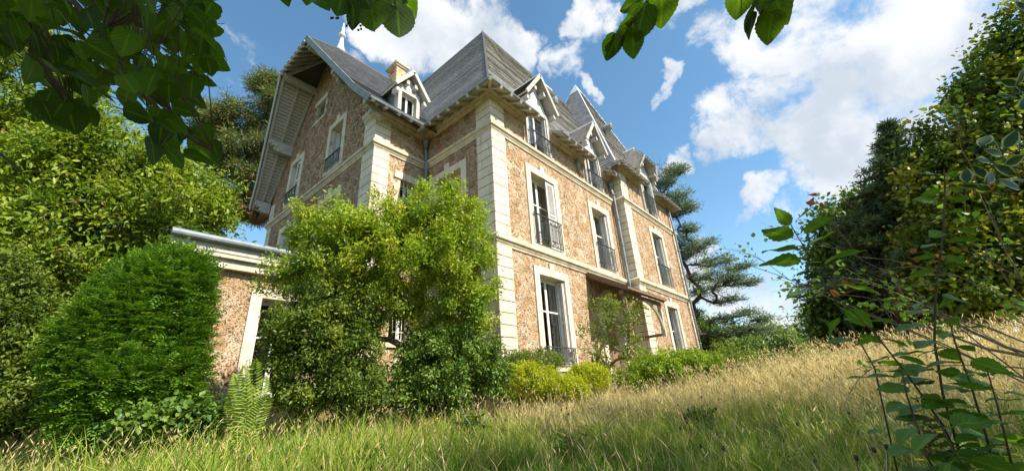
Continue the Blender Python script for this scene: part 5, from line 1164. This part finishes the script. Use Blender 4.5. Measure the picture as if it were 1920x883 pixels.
hang_branch([top_c, at(700, -900, 2.6), at(1100, -420, 1.7), at(1240, -120, 1.35), at(1222, -5, 1.3), at(1190, 35, 1.3), at(1168, 65, 1.3), at(1150, 85, 1.3)],
    [(1240, 22, 1.3, 60, .35), (1200, 48, 1.28, 58, -.15), (1168, 55, 1.3, 44, -.9), (1187, 88, 1.3, 42, .25), (1146, 92, 1.3, 44, -.45), (1182, 8, 1.32, 50, -1.1), (1160, 75, 1.28, 40, -.6)], .02)
hang_branch([top_c, at(900, -1000, 2.8), at(1350, -450, 1.8), at(1430, -140, 1.4), at(1437, -20, 1.35), at(1430, 20, 1.35), at(1420, 45, 1.35)],
    [(1386, 8, 1.35, 52, .2), (1408, 30, 1.33, 60, -.1), (1462, 18, 1.35, 62, .75), (1443, 55, 1.35, 52, .35), (1405, 52, 1.36, 42, -.1), (1432, -8, 1.3, 56, -.3)], .02)
# unseen crown above and behind the camera, leaf masses placed for their shade
def shade_crown(parent, centres, n, nl, L, W, mat, spread):
    T = ell(centres, n, .2, False); X, Y, Z = topx(T); keep = ~((Z > .05) & (X > -160) & (X < 2080) & (Y > -160) & (Y < 1050)); T = T[keep]
    lv = Leaves(); P0 = T-nrmz(rng.normal(0, 1, T.shape))*.5; twig_leaves(lv, P0, T, nl, spread, L, W, .5, 1.0, .2); lv.build('crown', mat, parent, kind='stuff')
shade_crown(LT, [(-10.6, -9.2, 5.2, 2.0, 2.2, 1.5), (-9.1, -6.6, 4.2, 1.0, 1.1, .6), (-9.0, -7.4, 4.5, .95, 1.0, .7), (-12, -8.0, 5.0, 1.8, 1.8, 1.4), (-5.2, -11.2, 4.6, 1.8, 1.4, 1.1), (-3.2, -11.8, 4.6, 1.7, 1.3, 1.1)], 420, 40, .12, .1, 'l_linden', .2)
shade_crown(LT, [(-7.75, -8.3, 4.7, .55, 1.0, .45), (-8.5, -8.3, 4.8, .8, 1.0, .5), (-7.85, -8.6, 5.1, .6, 1.0, .4)], 420, 46, .12, .1, 'l_linden', .16)  # dense leaf masses added to shade the left hanging branches

ST = root('park_tree', (-.6, -15.2, gz(-.6, -15.2)), 'tall broadleaf tree to the right of the view, shading the near meadow', 'tree')  # added out of view for its shade on the near meadow
mb = MB(); mb.tube([(-.6, -15.2, gz(-.6, -15.2)-.1), (-.7, -15.0, 3), (-1.0, -14.2, 6.5), (-1.2, -13.6, 9)], [.35, .3, .22, .1], 10); part('trunk', mb, 'bark', ST, smooth=True)
shade_crown(ST, [(-1.4, -13.4, 9.2, 3.0, 2.2, 1.6), (-3.4, -13.0, 8.2, 2.0, 1.6, 1.3), (.8, -14.2, 9.4, 2.4, 2.0, 1.8), (-.6, -14.4, 7.6, 2.0, 1.6, 1.4)], 170, 26, .18, .14, 'l_maple', .3)

# tall herb in the right foreground, big leaves in pairs
HM = [leaf_mesh('herb_leaf', 15, 'l_herb', .07, 'ovate', seed=20+i) for i in range(5)]
def stalk(parent, path, leaves, r=.006, mat='bark'):
    st_ = sub('stem', tuple(path[0]), parent); mb = MB(); mb.tube(path, list(np.linspace(r, r*.45, len(path))), 6); part('stalk', mb, mat, st_, smooth=True)
    P = [np.array(p) for p in path]; seg = [np.linalg.norm(P[i+1]-P[i]) for i in range(len(P)-1)]; tot = sum(seg)
    def on(t):
        q_ = t*tot
        for i, l in enumerate(seg):
            if q_ <= l or i == len(seg)-1: return P[i]+(P[i+1]-P[i])*min(1, q_/l)
            q_ -= l
    for t, size, side, lift in leaves:
        c = on(t); d = nrmz(rt*side+up*lift+fw*rnd.uniform(-.5, .5)); nv = np.array([0, 0, 1.])+rng.normal(0, .35, 3)
        put_leaf(rnd.choice(HM), c+d*size*.25, d, nv, size, st_)
g_ = at(1850, 1000, 2.0); HB = root('tall_herb', (g_[0], g_[1], gz(g_[0], g_[1])), 'tall leafy herb with paired toothed leaves in the right foreground', 'plant')
def prs(t0, t1, n, s0, s1):
    o_ = []
    for i in range(n):
        t = t0+(t1-t0)*i/max(1, n-1); s_ = s0+(s1-s0)*i/max(1, n-1); k_ = rnd.uniform(-.3, .3)
        o_ += [(t, s_*rnd.uniform(.8, 1.15), -1, rnd.uniform(-.25, .35)), (t+.008, s_*rnd.uniform(.8, 1.15), 1, rnd.uniform(-.25, .35))]
    return o_
stalk(HB, [g_, at(1800, 850, 2.0), at(1768, 740, 2.0), at(1752, 640, 2.02), at(1755, 540, 2.05), at(1768, 440, 2.05), at(1772, 350, 2.05), at(1770, 318, 2.05)], prs(.2, .98, 22, .20, .09), .007)
stalk(HB, [g_+(.05, -.02, 0), at(1770, 800, 2.0), at(1700, 700, 1.95), at(1640, 625, 1.95), at(1600, 585, 1.95), at(1560, 545, 1.95)], prs(.15, .85, 11, .17, .10), .006)
stalk(HB, [g_+(.1, -.1, 0), at(1850, 820, 1.9), at(1820, 720, 1.9), at(1790, 640, 1.9), at(1780, 600, 1.9)], prs(.2, .95, 13, .19, .11), .006)
stalk(HB, [g_+(-.02, -.14, 0), at(1890, 840, 1.8), at(1870, 760, 1.8), at(1850, 690, 1.8)], prs(.2, .95, 10, .2, .13), .006)
stalk(HB, [g_+(-.1, .05, 0), at(1740, 860, 1.9), at(1720, 800, 1.9), at(1700, 740, 1.9), at(1690, 690, 1.9)], prs(.2, .95, 7, .2, .13), .006)
stalk(HB, [g_+(0, -.2, 0), at(1830, 900, 1.8), at(1790, 850, 1.75), at(1760, 790, 1.75)], prs(.2, .95, 6, .24, .18), .006)
mb = MB()
for i in range(60): c = at(1742+rnd.gauss(0, 7), 815+rnd.gauss(0, 17), 1.97); mb.tube([c, c+rng.normal(0, .012, 3)], [.006, .003], 4)
part('dry_seed_head', mb, 'bark_red', HB, kind='stuff')
# tall nettle left of it, leaves against the sky
NB_ = at(1640, 820, 2.3); NT = root('tall_nettle', (NB_[0], NB_[1], gz(NB_[0], NB_[1])), 'leaning nettle whose serrated leaf tuft stands against the sky', 'plant')
stalk(NT, [np.array((NB_[0], NB_[1], gz(NB_[0], NB_[1]))), at(1640, 690, 2.3), at(1590, 600, 2.3), at(1545, 530, 2.3), at(1512, 470, 2.3), at(1490, 435, 2.3), at(1483, 420, 2.3)],
      [(.78, .23, -1, -.15), (.78, .2, 1, .0), (.84, .2, 1, .75), (.86, .22, -1, .05), (.90, .21, -1, .15), (.91, .18, 1, .6), (.94, .2, -1, .35), (.95, .17, 1, .9), (.98, .13, -.5, 1), (.99, .12, .5, 1), (.7, .17, 1, -.6), (.68, .14, -.3, -1), (.6, .14, 1, -.2), (.58, .13, -1, -.1), (.5, .12, 1, .1), (.45, .12, -1, -.1), (.38, .11, 1, -.2), (.3, .11, -1, 0)], .0045)
# leafy twigs: variegated shrub, top right
EM = [leaf_mesh('variegated_leaf', 7, 'l_holly', .03, 'oval', seed=40+i) for i in range(4)]
EU = root('variegated_shrub', (-3.4, -9.0, gz(-3.4, -9.0)), 'shrub with dark leaves edged in cream, reaching in from the right', 'shrub')
P0 = np.array((-3.4, -9.0, gz(-3.4, -9.0)))
for path, lv_ in (([P0, at(2100, 420, 2.3), at(1960, 330, 2.3), at(1890, 310, 2.3), at(1835, 318, 2.3)], [(1848, 262, .8), (1872, 275, -.3), (1896, 262, .6), (1865, 285, -1.2), (1845, 300, -1.4), (1885, 318, -.9), (1838, 322, -.6), (1812, 328, .2), (1858, 332, 1.0), (1815, 348, -1.3), (1905, 300, 1.1), (1912, 335, 1.3), (1893, 345, -1.0), (1840, 352, -1.2)]),
                  ([P0, at(2100, 250, 2.3), at(1970, 180, 2.3), at(1905, 165, 2.3)], [(1893, 155, -1.2), (1915, 145, .4), (1890, 180, -1.3), (1912, 170, -.8), (1925, 190, .5), (1916, 10, -.5), (1914, 40, -1.2)])):
    st_ = sub('branch', tuple(path[-1]), EU); mb = MB(); mb.tube(path, list(np.linspace(.014, .003, len(path))), 5); part('twig', mb, 'bark', st_)
    for x, y, a in lv_:
        c = at(x, y, 2.25+rnd.uniform(-.08, .08)); d = -up*math.cos(a)*-1+rt*math.sin(a)+fw*rnd.uniform(-.3, .3); size = 34*2.25/FPX*rnd.uniform(.9, 1.25)
        put_leaf(rnd.choice(EM), c-nrmz(d)*size*.5, d, -fw+rng.normal(0, .5, 3)+np.array([0, 0, .5]), size, st_)
# half-dead twiggy shrub on the right
def twiggy():
    b = at(1960, 640, 3.6); base = np.array((b[0], b[1], gz(b[0], b[1]))); rt_ = root('dead_twig_shrub', tuple(base), 'half-dead shrub of long bare grey twigs arching across the right meadow', 'shrub'); NS = []; lv = Leaves(); allP = []
    mb_ = MB()
    def grow_(p, d, L, r, lev):
        n = 7; pts = [p]; q_ = p.copy(); dd = d.copy()
        for i in range(n):
            dd = nrmz(dd+rng.normal(0, .10, 3)+np.array([0, 0, -.05])); q_ = q_+dd*L/n; pts.append(q_.copy())
            if lev < 3 and i > 0 and rnd.random() < (.6 if lev < 2 else .45): grow_(q_, nrmz(dd+rng.normal(0, .45, 3)*np.array([1, 1, .6])), L*rnd.uniform(.22, .45), r*.55, lev+1)
        mb_.tube(pts, list(np.linspace(r, r*.35, n+1)), 4)
        if lev >= 1:
            allP.append(pts[-1])
    for tx, ty, dd_ in ((1430, 470, 4.2), (1520, 520, 4.6), (1560, 440, 4.4), (1650, 520, 4.2), (1700, 400, 4.0), (1600, 600, 4.4), (1800, 420, 3.6), (1850, 340, 3.4), (1740, 560, 3.9), (1480, 560, 4.6)):
        t = at(tx, ty, dd_); o_ = base+np.array([rng.uniform(-.2, .2), rng.uniform(-.2, .2), 0])+np.array([0, 0, rnd.uniform(.3, .8)]); d = t-o_; grow_(o_, nrmz(d+np.array([0, 0, .12*np.linalg.norm(d)])), np.linalg.norm(d)*1.05, .009, 0)
    for tx, ty in ((1700, 600), (1760, 590)):
        t = at(tx, ty, 3.2); o_ = at(1990, 680, 3.2); mb_.tube([o_, (o_+t)/2+np.array([0, 0, -.06]), t], [.016, .011, .004], 6)
    part('twigs', mb_, 'bark_pale', rt_)
    A = np.array(allP); A = A[rng.random(len(A)) < .16]; twig_leaves(lv, A-.05, A+.03, 4, .05, .06, .05, .7, .5, .1); lv.build('leaves', 'l_herb', rt_)
    lr = Leaves(); Q = np.array([at(x, y, 3.2) for x, y in ((1725, 478), (1768, 488), (1778, 486), (1870, 350), (1590, 545), (1540, 380), (1537, 372))]); twig_leaves(lr, Q, Q+.02, 3, .02, .08, .06, .5); lr.build('withered_leaves', 'l_rust', rt_)
twiggy()
# fern
def fern():
    c = at(462, 820, 5.8); base = np.array((c[0], c[1], gz(c[0], c[1]))); rt_ = root('fern', tuple(base), 'upright light green fern beside the yew', 'fern')
    for tx, ty, bend in ((455, 685, .1), (480, 672, .05), (438, 700, -.1), (500, 705, .2), (430, 740, -.2), (470, 720, 0), (505, 740, .3)):
        t = at(tx, ty, 5.8+rnd.uniform(-.3, .3)); L = np.linalg.norm(t-base); n = 26; tt = np.linspace(0, 1, n)[:, None]; ctl = base+(t-base)*.55+np.array([0, 0, .25*L])
        q_ = base*(1-tt)**2+ctl*2*tt*(1-tt)+t*tt**2; d = nrmz(np.gradient(q_, axis=0)); sd = nrmz(np.cross(d, -fw*.55+SUN*.9+rng.normal(0, .2, 3))); lv = Leaves(); w_ = .16*np.sin(np.pi*np.clip(tt[:, 0]*.92+.1, 0, 1))**.8+.01
        for sg in (-1, 1):
            lv.add(q_, sd*sg+d*.35, np.cross(sd*sg, d)*sg+rng.normal(0, .12, (n, 3)), w_, .032, rng.normal(.5, .25, n))
        fo_ = lv.build('frond', 'l_fern', rt_, kind='stuff', fold=.1, droop=.2); mb = MB(); mb.tube(list(q_[::5])+[q_[-1]], .004, 4); part('midrib', mb, 'bark_pale', fo_)
fern()
# creeper on the far window
bl = [pxb(1300, 640, 18.4, 7, 22), pxb(1312, 665, 18.4, 12, 12), pxb(1205, 690, 12.5, 16, 10)]
# ------------------------------------------------------------------ meadow grass
def grass(name, label, xy, hgt, wid, tint, lean, head=False, cat='grass'):
    n = len(xy); z = ground(xy[:, 0], xy[:, 1]); a = rng.uniform(0, 2*np.pi, n); ld = np.stack([np.cos(a), np.sin(a), np.zeros(n)], 1); ld[:, 0] += .2; ld[:, 1] += .1
    side = nrmz(np.cross(nrmz(ld), [0, 0, 1.])*1.0+rng.normal(0, .5, (n, 3))*np.array([1, 1, 0])); base = np.stack([xy[:, 0], xy[:, 1], z-.02], 1); h = hgt[:, None]; l_ = lean[:, None]; V = []
    for t, w_ in ((0, 1.0), (.38, .95), (.72, .62)):
        c = base+np.array([0, 0, 1.])*h*(t-.18*l_*t**3)+ld*h*l_*t**2; V += [c-side*(wid*w_/2)[:, None], c+side*(wid*w_/2)[:, None]]
    V.append(base+np.array([0, 0, 1.])*h*(1-.18*l_*1.0)+ld*h*l_); V = np.stack(V, 1).reshape(-1, 3); b = (np.arange(n)*7)[:, None]
    q_ = np.concatenate([b+np.array([[0, 1, 3, 2]]), b+np.array([[2, 3, 5, 4]])]); t_3 = b+np.array([[4, 5, 6]]); T = np.repeat(np.clip(tint, 0, 1), 7); groups = [q_, t_3]
    if head:
        tip = base+np.array([0, 0, 1.])*h*(1-.18*l_)+ld*h*l_; pre = base+np.array([0, 0, 1.])*h*(.8-.18*l_*.51)+ld*h*l_*.64; d = nrmz(tip-pre); e = nrmz(np.cross(d, [0, 0, 1.])); f = np.cross(d, e); hl = rng.uniform(.05, .12, n)[:, None]; hw_ = rng.uniform(.0035, .0075, n)[:, None]*(.6+.08*np.linalg.norm(xy-CAM[:2], axis=1))[:, None]
        HV = np.stack([tip-d*hl*.2, tip+d*hl*.35+e*hw_, tip+d*hl*.35-e*hw_*.5+f*hw_, tip+d*hl*.35-e*hw_*.5-f*hw_, tip+d*hl], 1).reshape(-1, 3); b2 = len(V)+(np.arange(n)*5)[:, None]
        t3b = np.concatenate([b2+np.array([[0, i, j]]) for i, j in ((1, 2), (2, 3), (3, 1))]+[b2+np.array([[i, 4, j]]) for i, j in ((1, 2), (2, 3), (3, 1))]); V = np.concatenate([V, HV]); T = np.concatenate([T, np.repeat(np.clip(tint+.18, 0, .95), 5)]); groups = [q_, np.concatenate([t_3, t3b])]
    o = fast(name, V, groups, 'grass', T, kind='stuff'); setp(o, label, cat); return o
def fnoise(x, y, s, ph): return np.sin(x*s+ph+1.3*np.sin(y*s*.7+ph*2))*np.cos(y*s*1.1-ph+1.1*np.sin(x*s*.6))
def scatter(n, dmin, dmax, power=1.0):
    "points in the fan seen by the camera, denser near it"
    t = rng.random(n); d = dmin*(dmax/dmin)**(t**power); az = AZ+R(57)-rng.random(n)*R(122); xy = np.stack([CAM[0]+d*np.cos(az), CAM[1]+d*np.sin(az)], 1); return xy, d, az
def outside_house(xy): 
    x, y = xy[:, 0], xy[:, 1]; return ~(((x > -.1) & (y > -.0) & (x < 16) & (y < 14)) | ((x > -2.2) & (y > 3.4) & (x < 1)) | ((x > -6.4) & (y > 4.2) & (x < 0)))
xy, d, az = scatter(230000, 1.3, 30, .78); k_ = outside_house(xy); xy, d, az = xy[k_], d[k_], az[k_]
u_ = (xy[:, 0]-CAM[0])*.768+(xy[:, 1]-CAM[1])*.640; v_ = (xy[:, 0]-CAM[0])*.640-(xy[:, 1]-CAM[1])*.768
dry = sst(6.8, 9.2, u_+.35*np.clip(v_, 0, 9)+.9*fnoise(xy[:, 0], xy[:, 1], 1.1, 2.0))*sst(-4.5, -.5, v_)
dry = np.maximum(dry*.8, .95*sst(3.8, 6.6, v_+.8*fnoise(xy[:, 0], xy[:, 1], .9, .4))*sst(3.2, 5.2, u_))
pat = fnoise(xy[:, 0], xy[:, 1], 2.3, 1.0); pat2 = fnoise(xy[:, 0], xy[:, 1], 6.5, 3.0); pat3 = fnoise(xy[:, 0], xy[:, 1], .8, 5.0)
isd = rng.random(len(xy)) < dry*.8+.03
tint = np.where(isd, rng.normal(.82, .10, len(xy)), np.clip(rng.normal(.38, .13, len(xy))+.09*pat+.08*pat3+.10*sst(3, 8, u_), .0, .6))
h = np.where(isd, rng.uniform(.2, .46, len(xy)), rng.uniform(.10, .32, len(xy)))*(1+.3*pat)*(1+.5*pat2)*(1+.35*sst(3, 6.5, v_)); h *= np.where(d < 2.6, .6, 1)
grass('meadow_grass', 'unmown meadow grass, green in front and straw-dry towards the house', xy, h, .0035*rng.choice([.8, 1, 1.2, 2.0], len(xy), p=[.3, .35, .25, .1])+.0012*d**.75, tint, rng.uniform(.1, 1.0, len(xy))**.8*(1+.5*np.clip(-pat2, 0, 1)))
xy, d, az = scatter(21000, 3.2, 20, .9); k_ = outside_house(xy); xy, d = xy[k_], d[k_]
u_ = (xy[:, 0]-CAM[0])*.768+(xy[:, 1]-CAM[1])*.640; v_ = (xy[:, 0]-CAM[0])*.640-(xy[:, 1]-CAM[1])*.768
k_ = rng.random(len(xy)) < np.clip(.06+.94*sst(2.5, 5.5, v_)*sst(3, 5, u_)+.3*sst(6.2, 8, u_)*(v_ > -1)+.25*sst(1, 4, -v_)*sst(3.5, 5, u_), 0, 1); xy, d, v_ = xy[k_], d[k_], v_[k_]
grass('seeding_grass', 'tall straw-coloured grass stalks with seed heads standing above the meadow', xy, rng.uniform(.32, .62, len(xy))*(1+.4*sst(2.5, 6, v_)), .002+.0006*d, rng.normal(.84, .10, len(xy)), rng.uniform(.1, .6, len(xy)), head=True)
for i, (px, py, d, nm) in enumerate(((700, 860, 4.6, 'leafy dock rosette in the near grass left of the middle'), (1080, 870, 4.4, 'leafy dock rosette at the bottom of the view in the middle'), (1320, 800, 5.6, 'leafy dock rosette in the shaded grass right of the middle'), (880, 800, 6.4, 'leafy weed in the grass before the deep green shrub'), (540, 830, 5.6, 'leafy weed in the grass near the fern'), (1500, 850, 3.8, 'leafy weed in the grass left of the tall herb'))):
    c = at(px, py, d); z = gz(c[0], c[1]); shrub('broadleaf_weed', nm, 'weed', (c[0], c[1]), [(c[0], c[1], z+.14, .22, .22, .14)], 18, 10, .12, .045, 'l_mid', tint=.45+.1*(i % 3), nst=2, r0=.002, spread=.05, shell=.3, gate=False, zmin=z, group='broad-leaved weeds in the meadow')
# small things in the grass: knapweed heads, a few yellow flowers, fallen leaves
FM = bpy.data.materials.new('yellow_petal'); FM.use_nodes = True; FM.node_tree.nodes['Principled BSDF'].inputs['Base Color'].default_value = (.75, .55, .02, 1)
DM = bpy.data.materials.new('dry_knapweed'); DM.use_nodes = True; DM.node_tree.nodes['Principled BSDF'].inputs['Base Color'].default_value = (.045, .03, .02, 1)
xy, d, az = scatter(150, 3.2, 9.5); xy = xy[outside_house(xy)]
for i, (x, y) in enumerate(xy[:110]):
    z = gz(x, y); hh = rnd.uniform(.25, .5); dx, dy = rnd.gauss(0, .06), rnd.gauss(0, .06); P = [np.array((x, y, z)), np.array((x+dx*.4, y+dy*.4, z+hh*.6)), np.array((x+dx, y+dy, z+hh))]
    if i % 9 == 0:
        t_ = root('yellow_flower', (x, y, z), 'small yellow flower on a thin stalk in the meadow', 'flower', 'yellow flowers in the meadow'); mb = MB(); mb.tube(P, [.003, .0025, .002], 4); part('stalk', mb, 'grass', t_)
        mb = MB(); mb.lathe(P[-1], [(.004, -.006), (.022, .002), (.024, .007), (.006, .012)], 8); part('flower_head', mb, FM, t_)
    else:
        t_ = root('seed_head', (x, y, z), 'dark dried knapweed head on a wiry stalk in the meadow', 'dry plant', 'dried knapweed heads in the meadow'); mb = MB(); mb.tube(P, [.003, .0025, .002], 4); part('stalk', mb, 'bark_red', t_)
        mb = MB(); mb.lathe(P[-1], [(.004, -.012), (.012, -.004), (.013, .006), (.009, .016), (.014, .02)], 6); part('flower_head', mb, DM, t_)
# tall green tufts at the left
xy, d, az = scatter(5000, 3.0, 6.2); v_ = (xy[:, 0]-CAM[0])*.640-(xy[:, 1]-CAM[1])*.768; k_ = (v_ < -1.2) & outside_house(xy); xy, d = xy[k_], d[k_]
tc_ = np.array([at(px, py, d)[:2] for px, py, d in ((1420, 850, 4.2), (1380, 830, 4.8), (760, 870, 4.0), (820, 850, 4.6), (1150, 860, 4.4), (600, 850, 5.0), (980, 800, 6.0), (1600, 860, 3.4), (300, 860, 4.4), (1250, 800, 6.0))])
tx_ = np.concatenate([c+rng.normal(0, .10, (60, 2)) for c in tc_]); grass('grass_tussock', 'scattered tussocks of broad bright green grass blades in the near meadow', tx_, rng.uniform(.22, .5, len(tx_)), np.full(len(tx_), .012), rng.normal(.42, .1, len(tx_)), rng.uniform(.3, 1.2, len(tx_)))
grass('tall_grass', 'tall arching green grass in front of the yew and fern', xy, rng.uniform(.5, .95, len(xy)), .005+.001*d, rng.normal(.42, .13, len(xy)), rng.uniform(.3, .9, len(xy)))
